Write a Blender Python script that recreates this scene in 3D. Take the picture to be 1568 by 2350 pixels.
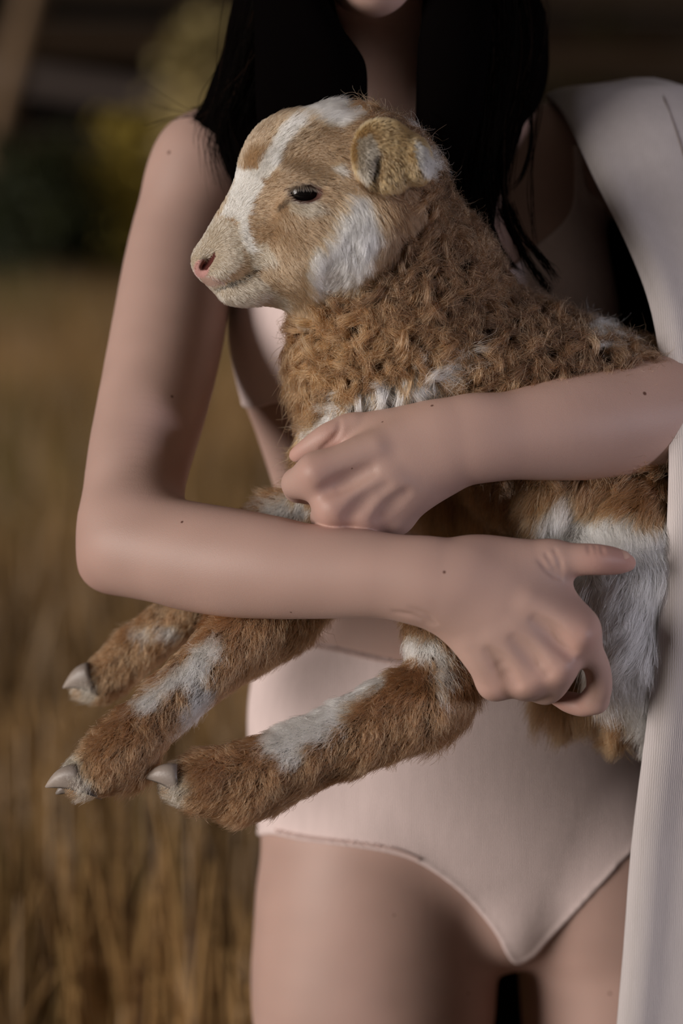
import bpy, math, time
import numpy as np
from mathutils import Matrix, Vector
from mathutils.kdtree import KDTree

T0 = time.time()
rng = np.random.default_rng(7)
scene = bpy.context.scene
for o in list(bpy.data.objects):
    bpy.data.objects.remove(o)

# ------------------------------------------------------------------ camera, sky, sun, exposure
PITCH = math.atan2(0.24, 1.71)
CAM = np.array([0.0, -1.85, 1.29])
LENS = 85.0
FPX = LENS / 24.0 * 1568.0
cam_data = bpy.data.cameras.new('camera')
cam_data.sensor_fit = 'HORIZONTAL'
cam_data.sensor_width = 24.0
cam_data.lens = LENS
cam_data.clip_start = 0.05
cam_data.dof.use_dof = True
cam_data.dof.focus_distance = 1.70
cam_data.dof.aperture_fstop = 2.5
cam = bpy.data.objects.new('camera', cam_data)
cam.location = CAM
cam.rotation_euler = (math.pi / 2 - PITCH, 0, 0)
scene.collection.objects.link(cam)
scene.camera = cam

world = bpy.data.worlds.new('sky')
scene.world = world
world.use_nodes = True
wn = world.node_tree.nodes
wn['Background'].inputs['Color'].default_value = (1.0, 0.82, 0.68, 1)
wn['Background'].inputs['Strength'].default_value = 0.062

sun_data = bpy.data.lights.new('sun', 'SUN')
sun_data.energy = 3.25
sun_data.color = (1.0, 0.92, 0.86)
sun_data.angle = math.radians(28)
sun = bpy.data.objects.new('sun', sun_data)
SUN_AZ, SUN_EL = math.radians(62), math.radians(8)      # from the camera's left, fairly low
sd = Vector((-math.sin(SUN_AZ) * math.cos(SUN_EL), -math.cos(SUN_AZ) * math.cos(SUN_EL), math.sin(SUN_EL)))
sun.rotation_euler = sd.to_track_quat('Z', 'Y').to_euler()
scene.collection.objects.link(sun)

lamp_data = bpy.data.lights.new('cool_lamp', 'AREA')          # lamp added for a cool unseen source, front right
lamp_data.shape = 'DISK'; lamp_data.size = 0.55; lamp_data.energy = 66; lamp_data.color = (0.92, 0.88, 1.0)
lamp = bpy.data.objects.new('cool_lamp', lamp_data)
lamp.location = (3.9, -2.2, 1.5)
lamp.rotation_euler = (lamp.location - Vector((0.1, 0, 1.0))).to_track_quat('Z', 'Y').to_euler()
scene.collection.objects.link(lamp)

scene.view_settings.view_transform = 'Standard'
scene.view_settings.look = 'None'
scene.view_settings.gamma = 1.0
scene.view_settings.use_curve_mapping = False
scene.view_settings.exposure = 0.0
scene.cycles.max_bounces = 10
scene.cycles.diffuse_bounces = 3
scene.cycles.glossy_bounces = 3
scene.cycles.transmission_bounces = 8
scene.cycles.transparent_max_bounces = 6
scene.cycles.caustics_reflective = False
scene.cycles.caustics_refractive = False

# ------------------------------------------------------------------ helpers
cp, sp = math.cos(PITCH), math.sin(PITCH)
def P(px, py, Y):
    """world point seen at pixel (px, py) of the 1568x2350 frame on the plane y = Y"""
    px, py, Y = np.broadcast_arrays(*[np.asarray(v, float) for v in (px, py, Y)])
    u, v = (px - 784) / FPX, -(py - 1175) / FPX
    ry, rz = cp + v * sp, -sp + v * cp
    t = (Y - CAM[1]) / ry
    return np.stack([u * t, Y, CAM[2] + rz * t], -1)
def DEPTH(p):
    p = np.asarray(p) - CAM
    return p[..., 1] * cp - p[..., 2] * sp
def PIX(p):
    q = np.asarray(p) - CAM
    f = q[..., 1] * cp - q[..., 2] * sp
    up = q[..., 1] * sp + q[..., 2] * cp
    return 784 + FPX * q[..., 0] / f, 1175 - FPX * up / f

def catmull(a, n):
    a = np.asarray(a, float)
    if len(a) < 3:
        t = np.linspace(0, 1, n + 1)[:, None]
        return a[0] * (1 - t) + a[-1] * t
    e = np.vstack([2 * a[0] - a[1], a, 2 * a[-1] - a[-2]])
    out = []
    for i in range(1, len(e) - 2):
        p0, p1, p2, p3 = e[i - 1:i + 3]
        t = np.linspace(0, 1, n, endpoint=False)[:, None]
        out.append(0.5 * (2 * p1 + (p2 - p0) * t + (2 * p0 - 5 * p1 + 4 * p2 - p3) * t ** 2 + (3 * p1 - p0 - 3 * p2 + p3) * t ** 3))
    out.append(a[-1:])
    return np.vstack(out)

class Chain:
    """tapering tube; pts = (px, py, Y, radius_px); flat > 1 thins it along the view depth"""
    def __init__(s, pts, n=5, flat=1.0, world=False):
        a = np.asarray(pts, float)
        if world:
            w = a
        else:
            w = P(a[:, 0], a[:, 1], a[:, 2])
            w = np.hstack([w, (a[:, 3] * DEPTH(w) / FPX)[:, None]])
        s.w = catmull(w, n) if n > 1 else w
        s.flat = flat
        r = s.w[:, 3].max()
        s.lo = s.w[:, :3].min(0) - r
        s.hi = s.w[:, :3].max(0) + r
    def __call__(s, x, y, z):
        best = None
        fl = s.flat
        for a, b in zip(s.w[:-1], s.w[1:]):
            bx, by, bz = b[:3] - a[:3]
            by *= fl
            L2 = bx * bx + by * by + bz * bz + 1e-12
            qx, qy, qz = x - a[0], (y - a[1]) * fl, z - a[2]
            dt = qx * bx + qy * by + qz * bz
            m = np.clip((b[3] - a[3]) / math.sqrt(L2), -.8, .8)
            rho = np.sqrt(np.maximum(qx * qx + qy * qy + qz * qz - dt * dt / L2, 0))
            t = np.clip(dt / L2 + rho * (m / math.sqrt(1 - m * m) / math.sqrt(L2)), 0, 1)
            d = np.sqrt((qx - t * bx) ** 2 + (qy - t * by) ** 2 + (qz - t * bz) ** 2) - (a[3] + t * (b[3] - a[3]))
            best = d if best is None else np.minimum(best, d)
        return best / (1 + 0.5 * (fl - 1))
    def tangent(s, p):
        best = np.full(len(p), 1e9); tan = np.zeros((len(p), 3))
        for a, b in zip(s.w[:-1], s.w[1:]):
            ab = b[:3] - a[:3]
            t = np.clip(((p - a[:3]) @ ab) / (ab @ ab + 1e-12), 0, 1)
            d = np.linalg.norm(p - a[:3] - t[:, None] * ab, axis=1)
            m = d < best
            best[m] = d[m]; tan[m] = ab / (np.linalg.norm(ab) + 1e-9)
        return tan

class Ell:
    """ellipsoid, center in pixels + Y, radii (rx_px, ry_m, rz_px), roll about the view axis in degrees"""
    def __init__(s, px, py, Y, rx, ry, rz, roll=0, yaw=0, world=False):
        if world:
            s.c = np.array([px, py, Y]); s.r = np.array([rx, ry, rz], float)
        else:
            s.c = P(px, py, Y); k = DEPTH(s.c) / FPX
            s.r = np.array([rx * k, ry, rz * k])
        s.R = np.array((Matrix.Rotation(math.radians(roll), 3, 'Y') @ Matrix.Rotation(math.radians(yaw), 3, 'Z')).inverted())
        m = s.r.max()
        s.lo, s.hi = s.c - m, s.c + m
    def __call__(s, x, y, z):
        q = (x - s.c[0], y - s.c[1], z - s.c[2])
        l = [s.R[i, 0] * q[0] + s.R[i, 1] * q[1] + s.R[i, 2] * q[2] for i in range(3)]
        k0 = np.sqrt(sum((l[i] / s.r[i]) ** 2 for i in range(3)))
        k1 = np.sqrt(sum((l[i] / s.r[i] ** 2) ** 2 for i in range(3))) + 1e-9
        return k0 * (k0 - 1) / k1

class Stack:
    """elliptic slices along z: rows (z, xl, xr, cy, b)"""
    def __init__(s, rows, power=2.0):
        a = np.asarray(sorted(rows), float)
        s.a = catmull(a, 6)
        o = np.argsort(s.a[:, 0]); s.a = s.a[o]
        s.p = power
        s.lo = np.array([a[:, 1].min(), (a[:, 3] - a[:, 4]).min(), a[0, 0]])
        s.hi = np.array([a[:, 2].max(), (a[:, 3] + a[:, 4]).max(), a[-1, 0]])
    def __call__(s, x, y, z):
        f = lambda k: np.interp(z, s.a[:, 0], s.a[:, k]).astype(np.float32)
        xl, xr, cy, b = f(1), f(2), f(3), f(4)
        cx, a = (xl + xr) / 2, (xr - xl) / 2
        u, v = np.abs(x - cx) / a, np.abs(y - cy) / b
        p = s.p
        k0 = (u ** p + v ** p) ** (1 / p) + 1e-6
        gx = (u / k0) ** (p - 1) / a; gy = (v / k0) ** (p - 1) / b
        d = (k0 - 1) / np.sqrt(gx ** 2 + gy ** 2 + 1e-9)
        return np.maximum(d, np.maximum(s.a[0, 0] - z, z - s.a[-1, 0]))

def smin(a, b, k):
    if np.isscalar(k) and k <= 0:
        return np.minimum(a, b)
    h = np.maximum(k - np.abs(a - b), 0) / k
    return np.minimum(a, b) - h * h * k * 0.25

def axis(lo, hi, coarse, fine):
    """non-uniform coordinates: 'fine' = [(a, b, step)] inside [lo, hi]"""
    out = [lo]
    while out[-1] < hi:
        x = out[-1]; st = coarse
        for a, b, s in fine:
            if a <= x <= b:
                st = min(st, s)
            elif x < a:
                st = min(st, max(s, (a - x) * 0.35 + s))
            else:
                st = min(st, max(s, (x - b) * 0.35 + s))
        out.append(x + st)
    return np.array(out, np.float32)

class Field:
    def __init__(s, xs, ys, zs):
        s.xs, s.ys, s.zs = xs, ys, zs
        s.F = np.full((len(xs), len(ys), len(zs)), 1.0, np.float32)
    def sub(s, prim, m):
        sl = []
        for ax, lo, hi in zip((s.xs, s.ys, s.zs), prim.lo - m, prim.hi + m):
            i, j = np.searchsorted(ax, lo), np.searchsorted(ax, hi, 'right')
            sl.append(slice(max(i - 1, 0), min(j + 1, len(ax))))
        return tuple(sl)
    def coords(s, sl):
        return s.xs[sl[0]][:, None, None], s.ys[sl[1]][None, :, None], s.zs[sl[2]][None, None, :]
    def add(s, prim, k=0.0):
        sl = s.sub(prim, k + 0.012)
        if any(q.stop <= q.start for q in sl): return
        d = prim(*s.coords(sl)).astype(np.float32)
        s.F[sl] = smin(s.F[sl], d, k)
    def cut(s, prim, k=0.0):
        sl = s.sub(prim, k + 0.006)
        if any(q.stop <= q.start for q in sl): return
        d = prim(*s.coords(sl)).astype(np.float32)
        s.F[sl] = -smin(-s.F[sl], d, k)

def surface_nets(F, xs, ys, zs):
    ins = F < 0
    cs = np.zeros(tuple(n - 1 for n in F.shape), np.uint8)
    nx, ny, nz = F.shape
    for i in (0, 1):
        for j in (0, 1):
            for k in (0, 1):
                cs += ins[i:nx - 1 + i, j:ny - 1 + j, k:nz - 1 + k]
    idx = np.argwhere((cs > 0) & (cs < 8))
    del cs
    I, J, K = idx.T
    corn = [(i, j, k) for i in (0, 1) for j in (0, 1) for k in (0, 1)]
    V = {c: F[I + c[0], J + c[1], K + c[2]] for c in corn}
    acc = np.zeros((len(idx), 3)); cnt = np.zeros(len(idx))
    for a in corn:
        for ax in range(3):
            if a[ax] == 0:
                b = list(a); b[ax] = 1; b = tuple(b)
                va, vb = V[a], V[b]
                m = (va < 0) != (vb < 0)
                t = np.where(m, va / np.where(m, va - vb, 1), 0)
                p = np.array(a, float)[None, :].repeat(len(idx), 0)
                p[:, ax] = t
                acc[m] += p[m]; cnt[m] += 1
    acc /= cnt[:, None]
    pos = np.stack([np.interp(idx[:, k] + acc[:, k], np.arange(len(ax)), ax) for k, ax in enumerate((xs, ys, zs))], 1)
    vid = np.full((nx - 1, ny - 1, nz - 1), -1, np.int32)
    vid[I, J, K] = np.arange(len(idx))
    quads = []
    for ax in range(3):
        sl0 = [slice(1, -1)] * 3; sl1 = [slice(1, -1)] * 3
        sl0[ax] = slice(0, -1); sl1[ax] = slice(1, None)
        A, B = ins[tuple(sl0)], ins[tuple(sl1)]
        e = np.argwhere(A != B)
        if not len(e): continue
        flip = A[e[:, 0], e[:, 1], e[:, 2]]
        off = np.array([1, 1, 1]); off[ax] = 0
        e = e + off
        o1, o2 = [(1, 2), (2, 0), (0, 1)][ax]
        def at(d1, d2):
            q = e.copy(); q[:, o1] -= d1; q[:, o2] -= d2
            return vid[q[:, 0], q[:, 1], q[:, 2]]
        q = np.stack([at(1, 1), at(0, 1), at(0, 0), at(1, 0)], 1)
        q[~flip] = q[~flip][:, ::-1]
        quads.append(q)
    return pos, np.vstack(quads)

def relax(pos, quads, iters, w=None, lam=0.5):
    """average each vertex with its neighbours (w = per-vertex weight)"""
    e = np.vstack([quads[:, [0, 1]], quads[:, [1, 2]], quads[:, [2, 3]], quads[:, [3, 0]]])
    n = len(pos); deg = np.bincount(e[:, 0], minlength=n) + np.bincount(e[:, 1], minlength=n)
    deg = np.maximum(deg, 1)
    for _ in range(iters):
        acc = np.stack([np.bincount(e[:, 0], pos[e[:, 1], k], n) + np.bincount(e[:, 1], pos[e[:, 0], k], n) for k in range(3)], 1)
        d = acc / deg[:, None] - pos
        pos = pos + d * (lam if w is None else lam * w[:, None])
    return pos

def set_props(o, label=None, cat=None, group=None, kind=None):
    for k, v in (('label', label), ('category', cat), ('group', group), ('kind', kind)):
        if v: o[k] = v
    return o

def link(o, parent=None, origin=None):
    scene.collection.objects.link(o)
    org = np.zeros(3) if origin is None else np.asarray(origin, float)
    o['_o'] = [float(v) for v in org]
    if parent is not None:
        o.parent = parent
        o.location = org - np.array(parent['_o'])
    else:
        o.location = org
    return o

def mesh_obj(name, pos, faces, mats, parent=None, origin=None, smooth=True, cols=None, attrs=None, matidx=None):
    pos = np.asarray(pos, float)
    if origin is None:
        lo, hi = pos.min(0), pos.max(0)
        origin = np.array([(lo[0] + hi[0]) / 2, (lo[1] + hi[1]) / 2, lo[2]])
    me = bpy.data.meshes.new(name)
    pl = (pos - origin).astype(np.float32)
    if isinstance(faces, np.ndarray):
        nf, k = faces.shape
        me.vertices.add(len(pl)); me.vertices.foreach_set('co', pl.ravel())
        me.loops.add(nf * k); me.loops.foreach_set('vertex_index', faces.astype(np.int32).ravel())
        me.polygons.add(nf); me.polygons.foreach_set('loop_start', np.arange(0, nf * k, k, dtype=np.int32))
        me.polygons.foreach_set('loop_total', np.full(nf, k, np.int32))
    else:
        me.from_pydata([tuple(p) for p in pl], [], [tuple(f) for f in faces])
        nf = len(faces)
    for m in (mats if isinstance(mats, (list, tuple)) else [mats]):
        me.materials.append(m)
    me.polygons.foreach_set('use_smooth', np.full(nf, bool(smooth)))
    if matidx is not None:
        me.polygons.foreach_set('material_index', np.asarray(matidx, np.int32))
    if cols is not None:
        a = me.attributes.new('tint', 'FLOAT_COLOR', 'POINT')
        a.data.foreach_set('color', np.hstack([cols, np.ones((len(cols), 1))]).astype(np.float32).ravel())
    for k, v in (attrs or {}).items():
        a = me.attributes.new(k, 'FLOAT', 'POINT'); a.data.foreach_set('value', np.asarray(v, np.float32))
    me.update(); me.validate()
    o = bpy.data.objects.new(name, me)
    return link(o, parent, origin)

def curves_obj(name, pts, radius, cols, mat, parent=None, origin=None):
    """pts (N, n, 3) strands; radius (N, n) or (n,); cols (N, 3)"""
    N, n = pts.shape[:2]
    if origin is None:
        lo, hi = pts.reshape(-1, 3).min(0), pts.reshape(-1, 3).max(0)
        origin = np.array([(lo[0] + hi[0]) / 2, (lo[1] + hi[1]) / 2, lo[2]])
    hc = bpy.data.hair_curves.new(name)
    hc.add_curves([n] * N)
    hc.attributes['position'].data.foreach_set('vector', (pts - origin).astype(np.float32).ravel())
    r = hc.attributes.get('radius') or hc.attributes.new('radius', 'FLOAT', 'POINT')
    r.data.foreach_set('value', np.broadcast_to(np.asarray(radius, np.float32), (N, n)).astype(np.float32).ravel())
    a = hc.attributes.new('tint', 'FLOAT_COLOR', 'CURVE')
    a.data.foreach_set('color', np.hstack([cols, np.ones((N, 1))]).astype(np.float32).ravel())
    hc.materials.append(mat)
    o = bpy.data.objects.new(name, hc)
    return link(o, parent, origin)

def in_poly(px, py, poly):
    poly = np.asarray(poly, float); ins = np.zeros(px.shape, bool)
    x0, y0 = poly[-1]
    for x1, y1 in poly:
        c = (y1 > py) != (y0 > py)
        ins ^= c & (px < (x0 - x1) * (py - y1) / (y0 - y1 + 1e-12) + x1)
        x0, y0 = x1, y1
    return ins

def poly_sd(x, y, poly):
    """signed distance to a closed 2-D polygon, negative inside"""
    poly = np.asarray(poly, float)
    d = np.full(x.shape, 1e9)
    for a, b in zip(poly, np.roll(poly, -1, 0)):
        e = b - a
        t = np.clip(((x - a[0]) * e[0] + (y - a[1]) * e[1]) / (e @ e + 1e-15), 0, 1)
        d = np.minimum(d, (x - a[0] - t * e[0]) ** 2 + (y - a[1] - t * e[1]) ** 2)
    d = np.sqrt(d)
    return np.where(in_poly(x, y, poly), -d, d)

_nk = {}
def noise(p, freq, seed=0):
    if seed not in _nk:
        r = np.random.default_rng(100 + seed)
        v = r.normal(size=(10, 3)); v /= np.linalg.norm(v, axis=1)[:, None]
        _nk[seed] = (v * r.uniform(0.6, 1.6, (10, 1)), r.uniform(0, 6.28, 10))
    v, ph = _nk[seed]
    return np.sin(p @ (v.T * freq) + ph).mean(1) * 2.2

# ------------------------------------------------------------------ materials
def mat(name, color=(0.5, 0.5, 0.5), rough=0.6, spec=0.3):
    m = bpy.data.materials.new(name); m.use_nodes = True
    b = m.node_tree.nodes['Principled BSDF']
    b.inputs['Base Color'].default_value = (*color, 1)
    b.inputs['Roughness'].default_value = rough
    b.inputs['Specular IOR Level'].default_value = spec
    return m, m.node_tree, b

def N(nt, t, **kw):
    n = nt.nodes.new(t)
    for k, v in kw.items():
        setattr(n, k, v)
    return n

def noise_bump(nt, b, scale, strength, dist=0.001, coord='Object', detail=4):
    tc = N(nt, 'ShaderNodeTexCoord'); nz = N(nt, 'ShaderNodeTexNoise')
    nz.inputs['Scale'].default_value = scale; nz.inputs['Detail'].default_value = detail
    bp = N(nt, 'ShaderNodeBump'); bp.inputs['Strength'].default_value = strength; bp.inputs['Distance'].default_value = dist
    nt.links.new(tc.outputs[coord], nz.inputs['Vector'])
    nt.links.new(nz.outputs['Fac'], bp.inputs['Height'])
    nt.links.new(bp.outputs['Normal'], b.inputs['Normal'])
    return tc, nz, bp

def tint_mat(name, rough=0.7, spec=0.2, gain=1.0):
    m, nt, b = mat(name, rough=rough, spec=spec)
    a = N(nt, 'ShaderNodeAttribute', attribute_name='tint')
    nt.links.new(a.outputs['Color'], b.inputs['Base Color'])
    return m, nt, b

def hair_mat(name, rough=0.45, radial=0.7, coat=0.0):
    m = bpy.data.materials.new(name); m.use_nodes = True
    nt = m.node_tree; nt.nodes.clear()
    out = N(nt, 'ShaderNodeOutputMaterial'); h = N(nt, 'ShaderNodeBsdfHairPrincipled')
    h.parametrization = 'COLOR'
    h.inputs['Roughness'].default_value = rough
    h.inputs['Radial Roughness'].default_value = radial
    a = N(nt, 'ShaderNodeAttribute', attribute_name='tint')
    nt.links.new(a.outputs['Color'], h.inputs['Color'])
    nt.links.new(h.outputs['BSDF'], out.inputs['Surface'])
    return m

# skin: colour from the 'tint' attribute (flush at knuckles and elbow), pores, freckles
skin, nt, b = tint_mat('skin', rough=0.48, spec=0.32)
noise_bump(nt, b, 1500, 0.30, 0.0006)
b.inputs['Subsurface Weight'].default_value = 0.12
b.inputs['Subsurface Radius'].default_value = (1.0, 0.35, 0.2)
b.inputs['Subsurface Scale'].default_value = 0.006

def knit(name, color, scale, strength, spec=0.1):
    m, nt, b = mat(name, color, 0.85, spec)
    tc = N(nt, 'ShaderNodeTexCoord')
    mp = N(nt, 'ShaderNodeMapping'); mp.inputs['Scale'].default_value = (1, 1, 0.25)
    nz = N(nt, 'ShaderNodeTexNoise'); nz.inputs['Scale'].default_value = scale * 0.6; nz.inputs['Detail'].default_value = 3
    wv = N(nt, 'ShaderNodeTexWave', wave_type='BANDS', bands_direction='X')
    wv.inputs['Scale'].default_value = scale; wv.inputs['Distortion'].default_value = 2.0
    wv.inputs['Detail'].default_value = 2; wv.inputs['Detail Scale'].default_value = 1.5
    ad = N(nt, 'ShaderNodeMath', operation='ADD')
    bp = N(nt, 'ShaderNodeBump'); bp.inputs['Strength'].default_value = strength; bp.inputs['Distance'].default_value = 0.0007
    nt.links.new(tc.outputs['Object'], mp.inputs['Vector'])
    nt.links.new(mp.outputs['Vector'], nz.inputs['Vector'])
    nt.links.new(tc.outputs['Object'], wv.inputs['Vector'])
    nt.links.new(wv.outputs['Fac'], ad.inputs[0]); nt.links.new(nz.outputs['Fac'], ad.inputs[1])
    nt.links.new(ad.outputs[0], bp.inputs['Height']); nt.links.new(bp.outputs['Normal'], b.inputs['Normal'])
    rm = N(nt, 'ShaderNodeMixRGB', blend_type='MULTIPLY'); rm.inputs['Fac'].default_value = 0.16
    rm.inputs['Color1'].default_value = (*color, 1)
    nt.links.new(ad.outputs[0], rm.inputs['Color2']); nt.links.new(rm.outputs['Color'], b.inputs['Base Color'])
    b.inputs['Sheen Weight'].default_value = 0.15
    return m
pink_knit = knit('pink_cotton_knit', (0.73, 0.59, 0.565), 230, 0.35)
pink_hem = knit('pink_hem', (0.80, 0.60, 0.55), 500, 0.3)
cream_wool = knit('cream_wool_cloth', (0.50, 0.455, 0.45), 210, 0.3)
painted_shade_lining, nt, b = mat('painted_shade_lining', (0.010, 0.008, 0.008), 0.8, 0.05)  # near-black colour stands in for the deep shade inside the coat
black_hair_skin, nt, b = mat('black_hair_mass', (0.002, 0.0015, 0.0015), 0.8, 0.0)
black_hair, nt, b = tint_mat('black_hair_strands', 0.6, 0.015)
fur_mat = hair_mat('lamb_fur', 0.5, 0.8)
lamb_skin, nt, b = tint_mat('lamb_skin', 0.8, 0.1)
noise_bump(nt, b, 700, 0.3, 0.001)

# ------------------------------------------------------------------ the setting: ground, dry grass, shed, shrubs, pole
def ground_z(x, y):
    return 0.03 * np.maximum(y - 1.0, 0) + 0.02 * np.sin(x * 1.7 + y * 0.9)
gx = np.linspace(-9, 9, 60); gy = np.linspace(-6, 30, 120)
GX, GY = np.meshgrid(gx, gy, indexing='ij')
gp = np.stack([GX, GY, ground_z(GX, GY) - 0.02], -1).reshape(-1, 3)
gi = np.arange(60 * 120).reshape(60, 120)
gf = np.stack([gi[:-1, :-1], gi[1:, :-1], gi[1:, 1:], gi[:-1, 1:]], -1).reshape(-1, 4)
soil, nt, b = mat('dry_meadow_soil', (0.10, 0.065, 0.03), 0.9, 0.05)
tc, nz, bp = noise_bump(nt, b, 6, 0.8, 0.03)
rp = N(nt, 'ShaderNodeValToRGB')
rp.color_ramp.elements[0].color = (0.045, 0.04, 0.014, 1); rp.color_ramp.elements[1].color = (0.16, 0.10, 0.05, 1)
nt.links.new(nz.outputs['Fac'], rp.inputs['Fac']); nt.links.new(rp.outputs['Color'], b.inputs['Base Color'])
ground = mesh_obj('ground', gp, gf, soil, origin=(0, 0, 0))
ground['kind'] = 'structure'

# dry standing grass: blades nobody could count
blade_mat, nt, b = tint_mat('dry_grass_blade', 0.7, 0.1)
def grass_field(n):
    y = 0.65 + 8.85 * rng.random(n) ** 1.35
    half = (y + 1.85) * 0.175 + 0.25
    x = (rng.random(n) * 2 - 1) * half
    base = np.stack([x, y, ground_z(x, y) - 0.02], 1)
    big = noise(base, 2.2, 1); fine = .6 * noise(base, 26.0, 2) + .6 * noise(base, 9.0, 3)
    h = (0.50 + 0.12 * rng.random(n) + 0.05 * big) * (0.75 + 0.35 * rng.random(n))
    az = rng.random(n) * 6.283; lean = rng.normal(0, 0.16, n)
    t = np.linspace(0, 1, 5)
    dx, dy = np.cos(az) * lean, np.sin(az) * lean
    pts = np.empty((n, 5, 3))
    for i, tt in enumerate(t):
        pts[:, i, 0] = x + dx * h * tt ** 1.6
        pts[:, i, 1] = y + dy * h * tt ** 1.6
        pts[:, i, 2] = base[:, 2] + h * (tt - 0.12 * np.abs(lean) * tt ** 2)
    tan = np.array([0.52, 0.315, 0.13]); dark = np.array([0.10, 0.062, 0.028]); olive = np.array([0.10, 0.10, 0.025]); pale = np.array([0.60, 0.44, 0.28])
    m = np.clip(0.55 + 0.75 * fine + 0.25 * rng.normal(size=n), 0, 1)[:, None]
    c = dark * (1 - m) + tan * m
    g = np.clip(big * 1.0 - 0.15 + 0.2 * rng.normal(size=n), 0, 0.8)[:, None]
    c = c * (1 - g) + olive * g
    pk = rng.random(n) < 0.12
    c[pk] = pale
    r = (0.0022 + 0.0014 * rng.random(n))[:, None] * np.array([1, 1, 0.9, 0.7, 0.25])[None, :]
    return curves_obj('dry_grass', pts, r, c, blade_mat, origin=(0, 4, 0))
set_props(grass_field(42000), 'tall dry tan grass of the meadow behind the person', 'grass', kind='stuff')

# timber shed: dark open front, weathered rails
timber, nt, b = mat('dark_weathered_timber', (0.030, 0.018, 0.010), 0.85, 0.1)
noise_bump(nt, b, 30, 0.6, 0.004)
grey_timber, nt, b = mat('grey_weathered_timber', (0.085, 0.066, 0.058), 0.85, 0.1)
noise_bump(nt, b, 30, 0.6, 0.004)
pole_wood, nt, b = mat('pale_peeled_pole', (0.19, 0.125, 0.075), 0.8, 0.1)
noise_bump(nt, b, 20, 0.5, 0.004)
BOXF = [(0, 1, 3, 2), (4, 6, 7, 5), (0, 4, 5, 1), (2, 3, 7, 6), (0, 2, 6, 4), (1, 5, 7, 3)]
def beam(name, a, b_, w, d, m, parent=None, jitter=0.0):
    """squared timber from a to b with eased edges; w across, d deep"""
    a, b_ = np.array(a, float), np.array(b_, float)
    t = b_ - a; L = np.linalg.norm(t); t /= L
    up = np.array([0, 0, 1.0]) if abs(t[2]) < 0.8 else np.array([1.0, 0, 0])
    s = np.cross(t, up); s /= np.linalg.norm(s); u = np.cross(s, t)
    ring = [(-.5, -.4), (-.4, -.5), (.4, -.5), (.5, -.4), (.5, .4), (.4, .5), (-.4, .5), (-.5, .4)]
    pos = []; n = 5
    for i in range(n):
        wob = rng.normal(0, jitter, 2)
        for p, q in ring:
            pos.append(a + t * L * i / (n - 1) + s * (p * d + wob[0]) + u * (q * w + wob[1]))
    f = [tuple(range(7, -1, -1)), tuple(range((n - 1) * 8, n * 8))]
    for i in range(n - 1):
        for k in range(8):
            f.append((i * 8 + k, i * 8 + (k + 1) % 8, (i + 1) * 8 + (k + 1) % 8, (i + 1) * 8 + k))
    return mesh_obj(name, pos, f, m, parent, smooth=False)
SY = 12.6
def shed():
    root = bpy.data.objects.new('timber_shed', None)
    link(root, None, (0.3, SY, ground_z(0.3, SY)))
    set_props(root, 'dark open timber shed with weathered rails far behind the person', 'shed')
    g = float(ground_z(0, SY)) - 0.1
    for i in range(13):        # back boards
        z = g + 0.12 + i * 0.235
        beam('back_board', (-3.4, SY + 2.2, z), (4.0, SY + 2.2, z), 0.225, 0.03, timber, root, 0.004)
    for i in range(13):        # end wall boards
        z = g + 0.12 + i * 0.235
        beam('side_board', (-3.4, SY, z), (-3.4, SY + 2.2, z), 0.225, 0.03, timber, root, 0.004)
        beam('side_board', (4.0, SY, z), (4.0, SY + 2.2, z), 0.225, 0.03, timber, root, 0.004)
    for x in (-3.3, 0.45, 3.9):
        beam('post', (x, SY, g), (x, SY, g + 3.0), 0.16, 0.16, timber, root, 0.006)
    zc = lambda px, py: P(px, py, SY)
    a, b_ = zc(-700, 110), zc(2300, 380)
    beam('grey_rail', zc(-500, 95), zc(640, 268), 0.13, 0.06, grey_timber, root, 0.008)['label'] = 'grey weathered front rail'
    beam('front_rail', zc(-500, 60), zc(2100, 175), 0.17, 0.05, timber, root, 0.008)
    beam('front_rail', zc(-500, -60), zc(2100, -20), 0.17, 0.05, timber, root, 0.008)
    for k in range(3):
        beam('low_rail', (-3.3, SY - 0.04, g + 0.3 + k * 0.45), (3.9, SY - 0.04, g + 0.28 + k * 0.45), 0.2, 0.05, timber, root, 0.008)
    for k in range(17):        # roof boards
        y = SY - 0.9 + k * 0.2
        beam('roof_board', (-3.8, y, g + 3.05 + k * 0.02), (4.4, y, g + 3.05 + k * 0.02), 0.03, 0.195, timber, root, 0.003)
shed()

pole = None
def lathe_pole(name, pts, m, parent=None, sides=14):
    w = catmull(np.asarray(pts, float), 6)
    pos = []; 
    for i, q in enumerate(w):
        t = w[min(i + 1, len(w) - 1), :3] - w[max(i - 1, 0), :3]; t /= np.linalg.norm(t)
        s = np.cross(t, [0, 1, 0.01]); s /= np.linalg.norm(s); u = np.cross(s, t)
        for k in range(sides):
            an = 6.2832 * k / sides
            rr = q[3] * (1 + 0.05 * math.sin(3 * an + i))
            pos.append(q[:3] + rr * (s * math.cos(an) + u * math.sin(an)))
    n = len(w); f = [tuple(range(sides - 1, -1, -1)), tuple(range((n - 1) * sides, n * sides))]
    for i in range(n - 1):
        for k in range(sides):
            f.append((i * sides + k, i * sides + (k + 1) % sides, (i + 1) * sides + (k + 1) % sides, (i + 1) * sides + k))
    return mesh_obj(name, pos, f, m, parent)
def pole_pts():
    Y = 11.2
    a, c = P(72, 0, Y), P(12, 232, Y)
    d = (c - a) / np.linalg.norm(c - a)
    s = (ground_z(0, Y) - c[2]) / d[2]
    e = c + d * s
    t = a - d * 1.2
    return [(*e, 0.075), (*c, 0.07), (*a, 0.062), (*t, 0.055)]
set_props(lathe_pole('wooden_pole', pole_pts(), pole_wood), 'pale peeled wooden pole leaning in front of the dark shed', 'pole')

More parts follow.
